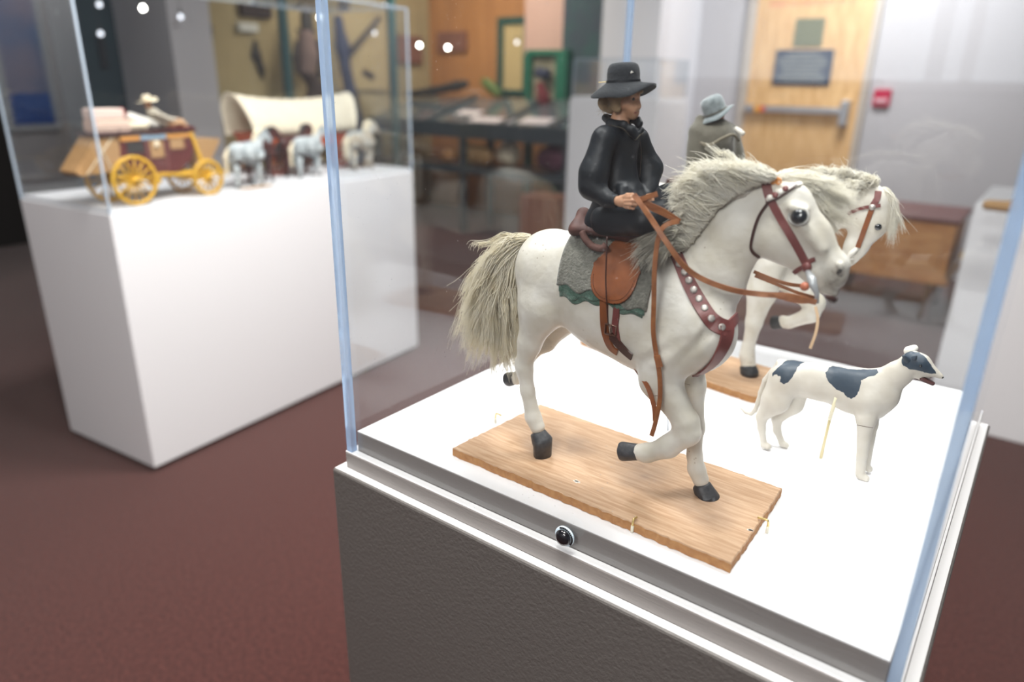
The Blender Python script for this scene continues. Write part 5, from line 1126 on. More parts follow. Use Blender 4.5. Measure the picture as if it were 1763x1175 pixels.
for x, y, r, ns in ((.010, 0, .084, 14), (.010, .150, .084, 14), (.304, 0, .066, 12), (.304, .150, .066, 12)): wheel(coach, x, y, r, ns, M['yellow'])
ax_ = MB(); ax_.tube([(.010, -.004, .084), (.010, .154, .084)], .006, 8); ax_.tube([(.304, -.004, .066), (.304, .154, .066)], .006, 8); ax_.box((-.02, .045, .078), (.35, .057, .092), .003); ax_.box((-.02, .095, .078), (.35, .107, .092), .003); ax_.box((.24, .02, .06), (.34, .13, .078), .004)
ax_.tube([(.35, .076, .07), (.46, .076, .07)], .005, 8); ax_.tube(spline([(-.03, .02, .10), (.05, .02, .085), (.13, .02, .092), (.22, .02, .085), (.30, .02, .105)], 5), .006, 8)
ax_.box((.075, .005, .062), (.115, .03, .082), .004)
ax_.obj('undercarriage', M['yellow'], coach, True)
side = [(.005, .232), (-.004, .17), (.012, .128), (.06, .098), (.14, .088), (.215, .098), (.265, .130), (.285, .175), (.288, .232)]
MB().prism(side, .034, .128, lambda a, b, d: (a, d, b)).obj('body', M['maroonpaint'], coach)
for i, (a, b, c, d, m_) in enumerate(((.020, .085, .170, .210, 'iron'), (.105, .160, .150, .212, 'tan'), (.185, .245, .175, .212, 'tan'))):
    o = MB().box((a, .0325, c), (b, .0345, d), .002).obj('window', M[m_], coach)
    f_ = MB(); f_.box((a-.004, .0305, c-.004), (b+.004, .0325, c)); f_.box((a-.004, .0305, d), (b+.004, .0325, d+.004)); f_.box((a-.004, .0305, c), (a, .0325, d)); f_.box((b, .0305, c), (b+.004, .0325, d)); f_.obj('window_frame', M['maroonpaint'], o)
b_ = Blob((.11, .02, .17), (.16, .05, .22), .002); b_.cone((.132, .034, .193), (.134, .034, .200), .010, .009, .003); V, F = b_.surf(1); mesh('passenger_head', V, F, M['cream'], coach, True)
for a, b, m_ in ((.0, .075, mat('orange_blind', (.62, .28, .06), .7)), (.075, .175, mat('blue_grey_blind', (.25, .36, .46), .7)), (.175, .275, None)):
    MB().box((a, .029, .213), (b-.002, .034, .228), .001).obj('blind', m_ or bpy.data.materials['orange_blind'], coach)
f_ = MB()
for x in (.095, .168): f_.box((x, .0315, .105), (x+.003, .034, .225))
f_.box((.115, .0315, .125), (.16, .0335, .127)); f_.box((.115, .0315, .110), (.16, .0335, .112)); f_.tube([(.118+.018*t, .032, .135+.004*math.sin(t*9)) for t in np.linspace(0, 2.2, 14)], .0008, 5)
f_.obj('door_moulding', mat('dull_pink_line', (.30, .13, .12), .5), coach)
MB().box((-.085, .024, .232), (.30, .138, .240), .003).obj('roof', mat('dark_maroon_roof', (.06, .02, .022), .5), coach)
f_ = MB(); f_.tube([(-.08, .026, .256), (.16, .026, .256)], .0016, 6); f_.tube([(-.08, .136, .256), (.16, .136, .256)], .0016, 6)
for x in (-.08, 0, .08, .16): f_.tube([(x, .026, .238), (x, .026, .256)], .0014, 6); f_.tube([(x, .136, .238), (x, .136, .256)], .0014, 6)
f_.obj('roof_rail', M['iron'], coach)
MB().prism([(-.002, .228), (-.080, .228), (-.165, .125), (-.150, .112), (.000, .118)], .036, .126, lambda a, b, d: (a, d, b)).obj('rear_boot', M['tan'], coach)
f_ = MB(); f_.tube([(-.08, .035, .23), (-.04, .034, .115)], .002, 5); f_.tube([(-.02, .035, .23), (-.13, .034, .115)], .002, 5); f_.obj('boot_strap', M['cream'], coach)
MB().prism([(.29, .205), (.405, .200), (.400, .185), (.345, .110), (.290, .112)], .036, .126, lambda a, b, d: (a, d, b)).obj('front_boot', M['tan'], coach)
MB().prism([(.27, .235), (.282, .235), (.318, .105), (.306, .103)], .028, .034, lambda a, b, d: (a, d, b)).obj('yellow_brace', M['yellow'], coach)
MB().box((.20, .034, .240), (.30, .128, .250), .002).obj('driver_seat', M['maroonpaint'], coach)
def on(base, v, rz=AE): c, s = math.cos(rz), math.sin(rz); return (base[0]+c*v[0]-s*v[1], base[1]+s*v[0]+c*v[1], base[2]+v[2])
def solid(name, label, cat, loc, prims, res, m, group=None, rz=AE, noise=.0006, nf=80):
    P = [('cone', np.array(a, float), np.array(b, float), ra, rb, q, k) for a, b, ra, rb, q, k in prims]
    V, F = blob_of(P, res, noise=noise, nf=nf); o = mesh(name, V, F, m, None, True); o.location = loc; o.rotation_euler = (0, 0, rz); return tag(o, label, cat, group)
def lug(name, label, cat, lo, hi, m, bev=.004):
    c = np.array([(lo[0]+hi[0])/2, (lo[1]+hi[1])/2, lo[2]]); o = MB().box(np.array(lo)-c, np.array(hi)-c, bev).obj(name, m); o.location = on(O3, c); o.rotation_euler = (0, 0, AE); return tag(o, label, cat)
lug('trunk', 'wide pink cream trunk lowest in the luggage pile on the stagecoach roof', 'trunk', (-.068, .04, .2405), (.055, .115, .282), M['pinkbag'], .006)
lug('trunk', 'pink cream trunk topmost in the luggage pile on the stagecoach roof', 'trunk', (-.066, .045, .2825), (.040, .112, .318), mat('pale_pink_box', (.78, .60, .52), .7), .005)
solid('rolled_bundle', 'rolled cream bundle beside the trunks on the stagecoach roof', 'bundle', on(O3, (.085, .06, .258)), [((-.022, 0, 0), (.030, 0, 0), .0165, .0165, 1, .004)], .002, M['cream'])
solid('cloth_bundle', 'long white cloth bundle behind the driver on the stagecoach roof', 'bundle', on(O3, (.13, .085, .262)), [((-.045, 0, .024), (.05, 0, -.004), .017, .013, 1, .006)], .002, M['bone'])
solid('red_bag', 'small dark red bag on the stagecoach roof between trunks and driver', 'bag', on(O3, (.062, .095, .278)), [((-.012, 0, -.026), (.0, 0, .030), .012, .010, 1, .006), ((0, 0, .03), (.020, 0, .0), .010, .011, 1, .006)], .002, mat('dark_red_cloth', (.25, .035, .035), .8))
drv = tag(empty('driver_figure', on(O3, (.225, .08, .252)), rz=AE), 'small driver figure in cream clothes and wide cream hat on the stagecoach', 'figure')
def sub(name, prims, m, res=.0016, par=None):
    P = [('cone', np.array(a, float), np.array(b, float), ra, rb, 1, k) for a, b, ra, rb, k in prims]; V, F = blob_of(P, res, noise=.0003, nf=120); return mesh(name, V, F, m, par, True)
sub('body', [((-.070, 0, .078), (-.066, 0, .070), .013, .010, .004), ((-.064, 0, .066), (-.055, 0, .05), .007, .010, .004), ((-.055, 0, .045), (-.01, 0, .012), .016, .018, .006), ((-.052, -.020, .045), (-.01, -.026, .024), .007, .006, .004), ((-.01, -.026, .024), (.035, -.014, .024), .006, .004, .004),
             ((-.052, .020, .045), (-.01, .026, .024), .007, .006, .004), ((-.01, .026, .024), (.035, .014, .024), .006, .004, .004), ((-.006, -.012, .010), (.045, -.014, .012), .011, .009, .005), ((.045, -.014, .012), (.085, -.014, -.030), .009, .006, .005), ((-.006, .012, .010), (.045, .014, .012), .011, .009, .005), ((.045, .014, .012), (.085, .014, -.030), .009, .006, .005)], M['skin'], .0014, drv)
sub('shirt', [((-.058, 0, .050), (-.012, 0, .014), .018, .020, .006), ((-.054, -.020, .046), (-.012, -.027, .025), .0095, .0085, .004), ((-.012, -.027, .025), (.022, -.018, .025), .0085, .006, .004), ((-.054, .020, .046), (-.012, .027, .025), .0095, .0085, .004), ((-.012, .027, .025), (.022, .018, .025), .0085, .006, .004)], mat('cream_grey_shirt', (.52, .47, .38), .85), .0016, drv)
sub('trousers', [((-.006, -.012, .010), (.045, -.014, .012), .013, .011, .005), ((.045, -.014, .012), (.08, -.014, -.024), .011, .008, .005), ((-.006, .012, .010), (.045, .014, .012), .013, .011, .005), ((.045, .014, .012), (.08, .014, -.024), .011, .008, .005)], mat('tan_trousers', (.52, .32, .18), .85), .0018, drv)
hatmesh(drv, np.array([-.071, 0, .088]), .036, .034, .020, .016, M['cream'], M['tan'], tilt=(0, math.radians(-12)), wave=.006)

wagO = np.array(on(O3, (.80, .345, 0)))
wag = tag(empty('covered_wagon', wagO, rz=AE), 'model covered wagon with cream canvas top and red body behind the team', 'wagon')
def wagmesh():
    V = []; F = []; nx, na = 22, 20; 
    for k, (off_, fl) in enumerate(((0, 1), (-.004, -1))):
        for i in range(nx+1):
            u = i/nx; x = -.035+.66*u; lean = (u-.5)*2; topz = .330+.030*abs(lean)**2.2; w = .085+.010*abs(lean)**2
            for j in range(na+1):
                t = PI*j/na; cx_ = x+lean*.045*math.sin(t); V.append((cx_+.002*math.sin(j*1.1), (w+off_)*math.cos(t)*(1 if 1 else 0), .175+(topz-.175+off_)*math.sin(t)**.85+.002*math.cos(i*PI)*math.sin(t)))
    n1 = (nx+1)*(na+1)
    for s_ in (0, 1):
        for i in range(nx):
            for j in range(na):
                a = s_*n1+i*(na+1)+j; q = (a, a+1, a+na+2, a+na+1); F.append(q if s_ else q[::-1])
    for i in range(nx):
        for j in (0, na): a = i*(na+1)+j; F.append((a, a+na+1, n1+a+na+1, n1+a))
    for j in range(na):
        for i in (0, nx): a = i*(na+1)+j; F.append((a, a+1, n1+a+1, n1+a))
    return V, F
V, F = wagmesh(); mesh('canvas_cover', V, F, M['canvas'], wag, True)
MB().prism([(-.01, .19), (.60, .19), (.57, .115), (.30, .105), (.03, .115)], -.078, .078, lambda a, b, d: (a, d, b)).obj('body', M['red'], wag)
for x, r, ns in ((.08, .075, 12), (.50, .060, 10)):
    for y in (-.095, .095): wheel(wag, x, y, r, ns, M['red'])
g_ = MB(); g_.tube([(.08, -.09, .075), (.08, .09, .075)], .006, 8); g_.tube([(.50, -.09, .060), (.50, .09, .060)], .006, 8); g_.box((.02, -.02, .085), (.56, .02, .112)); g_.obj('undercarriage', M['iron'], wag)
# model horses of the two teams
def leg(x, y, z=.115, k=0.0, r=.020): return [('cone', np.array([x, y, z]), np.array([x+k*.3, y, .055]), r, .0115, .8, .008), ('cone', np.array([x+k*.3, y, .055]), np.array([x+k, y, .012]), .0095, .0085, .9, .004)]
TH = [(t_, A*[1, 1, 1], B, ra*1.02, rb*1.02, q, k) for t_, A, B, ra, rb, q, k in TRUNK]+NECK+HEAD[:7]
L4 = leg(.155, -.024, .12, .012)+leg(.175, .024, .12, -.03)+leg(-.012, -.024, .12, -.012)+leg(.012, .024, .12, .02)
for p in HEAD[:1]: pass
E1 = [('cone', hl(1325, 322, .012), hl(1318, 296, .014), .006, .002, 1, .003), ('cone', hl(1325, 322, -.012), hl(1318, 296, -.014), .006, .002, 1, .003)]
MV, MF = blob_of(TH+L4+E1, .0036, noise=.0008, nf=50); tme = None
def teamhorse(px, py, m, label, rz=AE, sc=.66, mane=M['cream'], at=None):
    global tme
    P = pz(px, py, 1.0006) if at is None else np.array(on(O3, at)); e = tag(empty('model_horse', P, rz=rz), label, 'horse', None); e.scale = (sc, sc, sc)
    if tme is None:
        tme = [mesh('body', MV, MF, None, None, True)]
    b = bpy.data.objects.new('body', tme[0].data.copy()); COL.objects.link(b); b.parent = e; b.data.materials.append(m); b.location = (-.08, 0, 0)
    h = MB()
    for k in range(2):
        cxx, rr = ((.135, .058), (.045, .054))[k]; h.tube([(cxx-.08, rr*.80*math.cos(t), .165+rr*1.12*math.sin(t)) for t in np.linspace(0, 2*PI, 21)], .0032, 6, False)
    h.tube([(-.11, -.045, .17), (.09, -.050, .165)], .003, 6); h.tube([(-.11, .045, .17), (.09, .050, .165)], .003, 6)
    h.obj('harness', M['iron'], e, True)
    b2 = Blob((-.17, -.03, .02), (.20, .03, .37), .004)
    b2.cone((-.125, 0, .235), (-.15, 0, .19), .009, .013, .008).cone((-.15, 0, .19), (-.150, 0, .08), .014, .008, .01)
    V, F = b2.surf(1, .0015, 60); mesh('tail', V, F, mane, e, True)
    A, B, Cc = [np.array([-.08, 0, 0])+hl(x, y, 0) for x, y in ((1318, 312), (1240, 335), (1175, 410))]
    b2 = Blob(np.minimum(A, Cc)-.04, np.maximum(A, Cc)+.04, .004); b2.cone(A, B, .013, .018, .01, (1, .8, 1)).cone(B, Cc, .018, .014, .01, (1, .8, 1)); V, F = b2.surf(1, .002, 80); mesh('mane', V, F, mane, e, True)
    for x, y in ((.155+.012, -.024), (.175-.03, .024), (-.012-.012, -.024), (.012+.02, .024)):
        MB().lathe([(.012, 0), (.0115, .006), (.0095, .014), (.002, .016)], 12, (0, 0, 1), (x-.08, y, 0)).obj('hoof', M['iron'], e, True)
    return e
teamhorse(462, 304, M['brownhorse'], 'dark brown model horse with black harness directly ahead of the stagecoach, farther side', mane=M['iron'], at=(.665, .135, 0))
teamhorse(428, 321, M['gwhite'], 'grey white model horse with black harness directly ahead of the stagecoach')
teamhorse(560, 286, M['brownhorse'], 'dark brown model horse leading the coach team, farther side', mane=M['iron'], at=(.93, .195, 0))
teamhorse(532, 303, M['gwhite'], 'grey white model horse leading the coach team, nearer side')
teamhorse(622, 284, M['dappled'], 'dappled tan and white model horse ahead of the covered wagon, nearest the case edge', sc=.66, at=(1.30, .115, 0))
teamhorse(642, 272, M['gwhite'], 'pale grey model horse at the very front of the wagon team', sc=.66, at=(1.37, .195, 0))
bpy.data.objects.remove(tme[0])
for i, (x, y) in enumerate(((432, 322), (606, 287))):
    P = pz(x, y, 1.0002); o = MB().box((-.075, -.02, 0), (.075, .02, .0035), .0015).obj('small_base_board', M['tan']); o.location = on(P, (-.0, -.034, 0)); o.rotation_euler = (0, 0, AE); tag(o, ('small tan base board beside the first pair of coach horses', 'small tan base board beside the front horses of the wagon team')[i], 'board')

# ------------------------------------------------------------------ furniture and plinths beyond
def P3(ax, px, py, d): return py_(px, py, d) if ax == 'y' else px_(px, py, d)
def prect(name, label, cat, ax, d, px0, py0, px1, py1, depth, m, bev=.004, group=None, kind=None, z0=None, z1=None):
    A, B = P3(ax, px0, py0, d), P3(ax, px1, py1, d); za, zb = (B[2] if z0 is None else z0), (A[2] if z1 is None else z1)
    if ax == 'y': lo, hi = (min(A[0], B[0]), d, za), (max(A[0], B[0]), d+depth, zb)
    else: lo, hi = (d-depth, min(A[1], B[1]), za), (d, max(A[1], B[1]), zb)
    c = ((lo[0]+hi[0])/2, (lo[1]+hi[1])/2, lo[2]); o = MB().box(np.array(lo)-c, np.array(hi)-c, bev).obj(name, m); o.location = c
    return tag(o, label, cat, group, kind)
# white plinth at the right
e = tag(empty('display_pedestal', (.85, 3.25, 0)), 'white pedestal beyond the near case with a small orange brown carving on top', 'pedestal')
MB().box((.41, 2.96, 0), (1.5, 3.6, .985), .004).obj('base', M['ped_white'], e, root=(.85, 3.25, 0)); MB().box((.42, 2.97, .985), (1.49, 3.59, 1.0), .002).obj('deck', M['ped_white'], e, root=(.85, 3.25, 0))
A = pz(1722, 372, 1.0)
solid('carved_model', 'small blurred orange brown carving on top of the right white pedestal', 'carving', (A[0], A[1]+.1, 1.0), [((-.05, 0, .022), (.05, 0, .022), .020, .022, 1, .01), ((.02, 0, .03), (.04, 0, .045), .016, .010, 1, .01)], .004, M['tan'], rz=0)
# tall white plinth left of the column, with its own cover
A, B = py_(975, 300, 4.2), py_(1122, 300, 4.2); zt_ = py_(1000, 166, 4.2)[2]
e = tag(empty('display_pedestal', ((A[0]+B[0])/2, 4.4, 0)), 'tall white pedestal behind the black coated rider, with a small clear cover on it', 'pedestal')
r_ = ((A[0]+B[0])/2, 4.4, 0); MB().box((A[0], 4.2, 0), (B[0], 4.7, zt_-.02), .004).obj('base', M['ped_white'], e, root=r_); MB().box((A[0]+.01, 4.21, zt_-.02), (B[0]-.01, 4.69, zt_), .002).obj('deck', M['ped_white'], e, root=r_)
acrylic('acrylic_cover', A[0]+.012, 4.22, B[0]-.012, 4.68, zt_+.0005, zt_+.26, .006, (r_[0], 4.45, zt_+.0005), 'small clear acrylic cover on the tall white pedestal behind the rider', M['glass_far'], bpy.data.materials['acrylic_edge_grey'], None)
# low desk with dark red top
dy = 4.60; zt2 = py_(1600, 382, dy)[2]; zb2 = py_(1600, 478, dy)[2]; xa, xb = py_(1428, 430, dy)[0], py_(1638, 430, dy)[0]
dk = tag(empty('wooden_desk', ((xa+xb)/2, dy+.25, 0)), 'low honey wood desk with dark red top and turned dark legs', 'desk'); r_ = ((xa+xb)/2, dy+.25, 0)
M['honey'] = wood_mat('honey_wood', (.50, .22, .07), (.66, .34, .13), 5, (1, 6, 6))
MB().box((xa-.02, dy-.03, zt2), (xb+.02, dy+.62, zt2+.03), .008).obj('desk_top', mat('dark_red_leather_top', (.16, .06, .055), .45), dk, root=r_)
MB().box((xa, dy, zb2), (xb, dy+.6, zt2-.0005), .004).obj('desk_front', M['honey'], dk, root=r_)
MB().box((xa+.05, dy-.012, zb2+.05), (xb-.05, dy-.0005, zt2-.05), .006).obj('front_panel', M['honey'], dk, root=r_)
MB().box((xa-.02, dy-.015, zb2-.04), (xb+.02, dy+.61, zb2-.0005), .006).obj('lower_rail', M['honey'], dk, root=r_)
for x in (xa+.06, xb-.07):
    for y in (dy+.05, dy+.54): MB().lathe([(.030, 0), (.034, .02), (.022, .05), (.026, .12), (.036, zb2-.07), (.036, zb2-.041)], 14, (0, 0, 1), (x, y, 0)).obj('leg', mat('dark_red_wood', (.08, .03, .022), .4) if 'dark_red_wood' not in bpy.data.materials else bpy.data.materials['dark_red_wood'], dk, True, r_)
dw = bpy.data.materials['dark_red_wood']
A = py_(1632, 440, 4.55); st = tag(empty('upholstered_chair', (A[0]+.28, 4.75, 0)), 'dark wooden chair with mustard yellow seat beside the low desk', 'chair'); r_ = (A[0]+.28, 4.75, 0)
MB().box((A[0]+.06, 4.55, A[2]-.03), (A[0]+.50, 4.97, A[2]+.03), .02).obj('seat', mat('mustard_cloth', (.52, .32, .08), .85), st, root=r_)
MB().box((A[0]+.07, 4.56, A[2]-.09), (A[0]+.49, 4.96, A[2]-.0305), .004).obj('seat_frame', dw, st, root=r_)
for x in (A[0]+.10, A[0]+.46):
    for y in (4.60, 4.92): MB().tube([(x, y, 0), (x, y, A[2]-.09)], [.014, .022], 10).obj('leg', dw, st, True, r_)
prect('wall_box', 'small dark box on the grey wall behind the grey hatted rider', 'wall box', 'y', 5.93, 1143, 200, 1166, 238, .069, M['iron'])

# ------------------------------------------------------------------ exhibit beyond the glass
teal = mat('teal_metal', (.035, .11, .12), .4, metal=.3); green = mat('green_painted_wood', (.012, .14, .085), .5)
darkteal = mat('dark_teal_panel', (.012, .028, .036), .5, col2=(.02, .05, .06), nscale=2)
dkbrown = mat('dark_brown_hide', (.035, .022, .02), .8); navy = mat('navy_cloth', (.035, .045, .085), .8)
prect('exhibit_board', 'dark teal exhibit board behind the stagecoach luggage', 'board', 'x', -5.90, 40, -200, 302, 330, .05, darkteal, z0=0, z1=2.6)
prect('framed_picture', 'dark red framed picture on the teal panel behind the stagecoach driver', 'picture', 'x', -5.85, 218, 40, 250, 96, .049, mat('dark_red_picture', (.16, .05, .05), .5))
prect('framed_picture', 'dark olive framed picture low on the teal panel behind the stagecoach driver', 'picture', 'x', -5.85, 218, 100, 252, 135, .049, mat('olive_picture', (.04, .045, .02), .5))
prect('hanging_coat', 'long black garment hung on the teal panel above the stagecoach', 'garment', 'x', -5.80, 172, 58, 190, 118, .102, M['iron'], .03)
def posts(px, ax, d, top, m, label, w=.06):
    A = P3(ax, px, 120, d); o = MB().box((-w/2, -w/2, 0), (w/2, w/2, top), .004).obj('exhibit_post', m); o.location = (A[0], A[1], 0); return tag(o, label, 'post')
posts(494, 'x', -4.6, 2.999, teal, 'slim teal metal post directly above the covered wagon')
posts(677, 'x', -4.6, 2.999, teal, 'dark teal post beyond the front corner of the acrylic cover')
prect('shelf_rail', 'dark teal rail at the foot of the khaki exhibit wall', 'rail', 'x', -5.3, 372, 178, 500, 186, .2, teal, z0=None)
prect('framed_picture', 'dark framed picture on the khaki wall above the black feather', 'picture', 'x', -5.44, 412, -20, 470, 32, .055, dkbrown)
prect('white_label', 'small pale label on the khaki wall under the dark picture', 'label', 'x', -5.44, 412, 38, 446, 56, .055, mat('pale_card', (.55, .56, .52), .7), .001)
def blurshape(name, label, cat, ax, d, pts, m, q=.5, res=.012):
    L = []
    for (x0, y0, r0), (x1, y1, r1) in zip(pts[:-1], pts[1:]):
        A, B = P3(ax, x0, y0, d), P3(ax, x1, y1, d); s0 = float((A-CAM)@_f)/FPX; L.append((A, B, r0*s0, r1*s0))
    C0 = L[0][0].copy(); b = Blob(np.min([np.minimum(a, b_)-max(r, t) for a, b_, r, t in L], 0)-.03-C0, np.max([np.maximum(a, b_)+max(r, t) for a, b_, r, t in L], 0)+.03-C0, res)
    for a, b_, r, t in L: b.cone(a-C0, b_-C0, r, t, .03, (q if ax == 'x' else 1, q if ax == 'y' else 1, 1))
    V, F = b.surf(2, .004, 12); o = mesh(name, V, F, m, None, True); o.location = C0; return tag(o, label, cat)
blurshape('hanging_bridle', 'black pointed hanging object on the khaki wall above the wagon cover', 'hanging', 'x', -5.48, [(440, 72, 5), (442, 95, 9), (450, 118, 6), (453, 136, 3)], M['iron'])
blurshape('black_garment', 'narrow black garment on the khaki wall right beside the grey column', 'garment', 'x', -5.48, [(352, 10, 4), (360, 50, 6), (364, 72, 4)], M['iron'])
mq = tag(empty('mannequin', px_(530, 215, -5.2)*[1, 1, 0]), 'mannequin with dark hat and vest beside the near cover corner', 'mannequin')
root_ = tuple(mq.location)
def mpart(name, pts, m, d=-5.2, q=.8):
    o = blurshape(name, None, None, 'x', d, pts, m, q); o.parent = mq; o.location = Vector(o.location)-Vector(root_); return o
mpart('hat', [(512, 52, 4), (545, 56, 4)], M['iron']); mpart('hat_crown', [(528, 28, 12), (530, 48, 13)], M['iron'])
mpart('shirt', [(528, 66, 16), (530, 92, 19), (528, 120, 16)], mat('brown_pink_cloth', (.17, .12, .11), .9)); mpart('head', [(529, 56, 7), (529, 62, 7)], M['cream'])
mpart('arm', [(510, 75, 5), (508, 100, 5), (512, 125, 4)], M['iron']); mpart('arm', [(548, 72, 6), (553, 100, 6), (550, 130, 5)], M['iron'])
mpart('skirt', [(528, 125, 14), (545, 150, 14), (530, 200, 14)], dkbrown)
MB().tube([(0, 0, 0), (0, 0, px_(530, 195, -5.2)[2])], .03, 10).obj('stand', M['iron'], mq, True)
blurshape('draped_cloak', 'tall dark blue grey draped cloak right of the cover corner', 'cloak', 'x', -5.1, [(583, 35, 9), (590, 80, 13), (595, 120, 10), (605, 165, 12), (612, 205, 14), (616, 260, 14), (616, 372, 14)], navy, .7)
MB_ = MB().tube([px_(602, 92, -5.40), px_(654, 30, -5.40)], [.03, .022], 8); o = MB_.obj('rifle', dkbrown, None, True); tag(o, 'dark slanting rifle mounted on the yellow wall beyond the cloak', 'rifle')
blurshape('wall_ornament', 'small dark ornament low on the yellow wall beyond the rifle', 'ornament', 'x', -5.45, [(628, 125, 6), (640, 132, 7)], dkbrown)
yel = mat('yellow_backdrop', (.52, .40, .20), .8)
prect('yellow_panel', 'warm yellow wall panel behind the slanting rifle', 'panel', 'x', -5.46, 575, 12, 668, 155, .039, yel, .002)
prect('framed_picture', 'dark reddish framed picture on the orange wall above the twin bright lamps', 'picture', 'y', 5.94, 752, 55, 800, 88, .055, mat('brown_red_picture', (.22, .10, .07), .6))
prect('framed_picture', 'large brown red picture on the orange wall beside the dark teal post', 'picture', 'x', -5.43, 688, 60, 728, 110, .06, bpy.data.materials['brown_red_picture'])
# window with green frame on the orange wall
A, B = py_(856, 30, 5.93), py_(905, 165, 5.93); w_ = tag(empty('green_framed_window', (A[0], 5.93, B[2])), 'dark green framed window with yellow pane on the orange wall', 'window')
W_, H_ = B[0]-A[0], A[2]-B[2]; f_ = MB()
for lo, hi in (((0, 0, 0), (.07, .069, H_)), ((W_-.05, 0, 0), (W_, .069, H_)), ((.07, 0, H_-.07), (W_-.05, .069, H_)), ((.07, 0, 0), (W_-.05, .069, .06))): f_.box(lo, hi)
f_.obj('frame', mat('dark_green_frame', (.02, .075, .065), .5), w_); MB().box((.07, .03, .06), (W_-.05, .05, H_-.07)).obj('pane', yel, w_)
prect('pink_panel', 'pale pink board leaning above the green cabinet', 'board', 'y', 5.80, 905, -40, 975, 92, .05, mat('pale_pink_board', (.55, .36, .30), .7), .003, z1=2.99)
gc = tag(empty('green_cabinet', py_(935, 165, 5.6)*[1, 1, 0]), 'green painted cabinet frame with open front below the pink board', 'cabinet'); r_ = tuple(gc.location)
A, B = py_(905, 86, 5.6), py_(972, 165, 5.6); f_ = MB(); z_ = A[2]
for x0, x1, zz0, zz1 in ((A[0], B[0], z_-.05, z_), (B[0]-.12, B[0], 0, z_-.05), (A[0], A[0]+.05, 0, z_-.05)): f_.box((x0, 5.6, zz0), (x1, 5.7, zz1), .004)
f_.obj('frame', green, gc, root=r_); MB().box((A[0]+.05, 5.67, B[2]-.2), (B[0]-.12, 5.7, z_-.05)).obj('back_panel', mat('mottled_grey_panel', (.16, .15, .10), .8, col2=(.32, .30, .22), nscale=9), gc, root=r_)
MB().tube([py_(925, 125, 5.58), py_(945, 128, 5.58)], [.055, .05], 10).obj('dark_knob', navy, gc, True, r_)
prect('dark_curtain', 'dark purple blue curtain beyond the clear box on the tall pedestal', 'curtain', 'y', 5.72, 972, -60, 1036, 165, .15, mat('purple_blue_cloth', (.05, .045, .08), .85, col2=(.03, .10, .09), nscale=5), .02, z0=0, z1=2.99)
# table cases: dark frames with sloped glass tops
tc = tag(empty('table_case', (-2.9, 4.9, 0)), 'long dark table case with glass top and lower shelf in the exhibit', 'display case'); r_ = (-2.9, 4.9, 0)
yF = 4.75; ZA = py_(850, 216, yF)[2]; ZB_ = py_(850, 232, yF)[2]; xl, xr = py_(640, 230, yF)[0], py_(984, 240, yF)[0]; zback = py_(850, 168, 5.5)[2]
tf = mat('dark_slate_frame', (.035, .05, .06), .35)
MB().prism([(yF, ZB_), (yF, ZA), (5.5, zback), (5.5, zback-.12)], xl, xr, lambda a, b, d: (d, a, b)).obj('case_top', mat('grey_glass_top', (.10, .12, .135), .12, coat=.5), tc, root=r_)
f_ = MB(); f_.box((xl-.02, yF-.03, ZB_-.05), (xr, yF, ZA+.015), .006)
for px0 in (735, 860, 950):
    x = py_(px0, 200, yF)[0]; f_.prism([(yF-.01, ZA-.01), (yF-.01, ZA+.02), (5.5, zback+.02), (5.5, zback)], x-.03, x+.03, lambda a, b, d: (d, a, b))
f_.obj('case_frame', tf, tc, root=r_)
ZS = py_(850, 292, yF)[2]; MB().box((xl, yF-.02, ZS-.07), (xr, yF+.5, ZS), .006).obj('lower_shelf', tf, tc, root=r_)
for x in (xl+.05, (xl+xr)/2, xr-.05):
    for y in (yF+.03, yF+.45): MB().box((x-.03, y-.03, 0), (x+.03, y+.03, ZB_-.05)).obj('leg', tf, tc, root=r_)
pap = mat('pale_paper', (.62, .56, .58), .7)
sl = lambda y: ZA+(zback-ZA)*(y-yF)/(5.5-yF)
for i, (a, b, d0, d1, lb) in enumerate(((815, 885, .06, .18, 'long pale paper under the glass of the dark table case'), (898, 948, .08, .24, 'oval pale paper at the right end of the dark table case'), (775, 812, .22, .34, 'pinkish paper at the left end of the dark table case'))):
    x0, x1 = py_(a, 205, yF+.15)[0], py_(b, 205, yF+.15)[0]; c = (x0, yF+d0, sl(yF+d0))
    o = MB().prism([(0, .002), (0, .006), (d1-d0, sl(yF+d1)-c[2]+.006), (d1-d0, sl(yF+d1)-c[2]+.002)], 0, x1-x0, lambda p, q_, d: (d, p, q_)).obj('paper_sheet', pap); o.location = c; tag(o, lb, 'paper')
zs = ZS
def onshelf(name, label, cat, px0, px1, h, m, y=yF+.2, rr=None):
    a, b = py_(px0, 250, y), py_(px1, 250, y); w = b[0]-a[0]; r = rr or h/2
    o = solid(name, label, cat, ((a[0]+b[0])/2, y, zs+.001), [((-w/2+r, 0, r*.98), (w/2-r, 0, r*.9), r, r*.8, 1, .03), ((-w*.1, 0, r*1.0), (w*.15, 0, h-r*.4), r*.5, r*.35, 1, .04)], .014, m, rz=0, noise=.006, nf=14); return o
onshelf('straw_bundle', 'beige straw bundle on the lower shelf of the dark table case', 'bundle', 792, 850, .20, M['tan'])
onshelf('dark_sack', 'dark plum sack on the lower shelf near the tall pedestal', 'sack', 935, 965, .26, mat('plum_cloth', (.07, .012, .03), .8))
onshelf('wooden_block', 'small orange brown block on the lower shelf beside the straw bundle', 'block', 762, 784, .14, M['honey'])
onshelf('fur_tuft', 'pale fur tuft beside the straw bundle on the lower shelf', 'fur', 858, 888, .24, M['cream'], y=yF+.34)
blurshape('black_saddle', 'black humped saddle lying on the back of the dark table case', 'saddle', 'y', 5.35, [(700, 163, 5), (745, 157, 7), (785, 148, 8), (800, 145, 7)], M['iron'], .9)
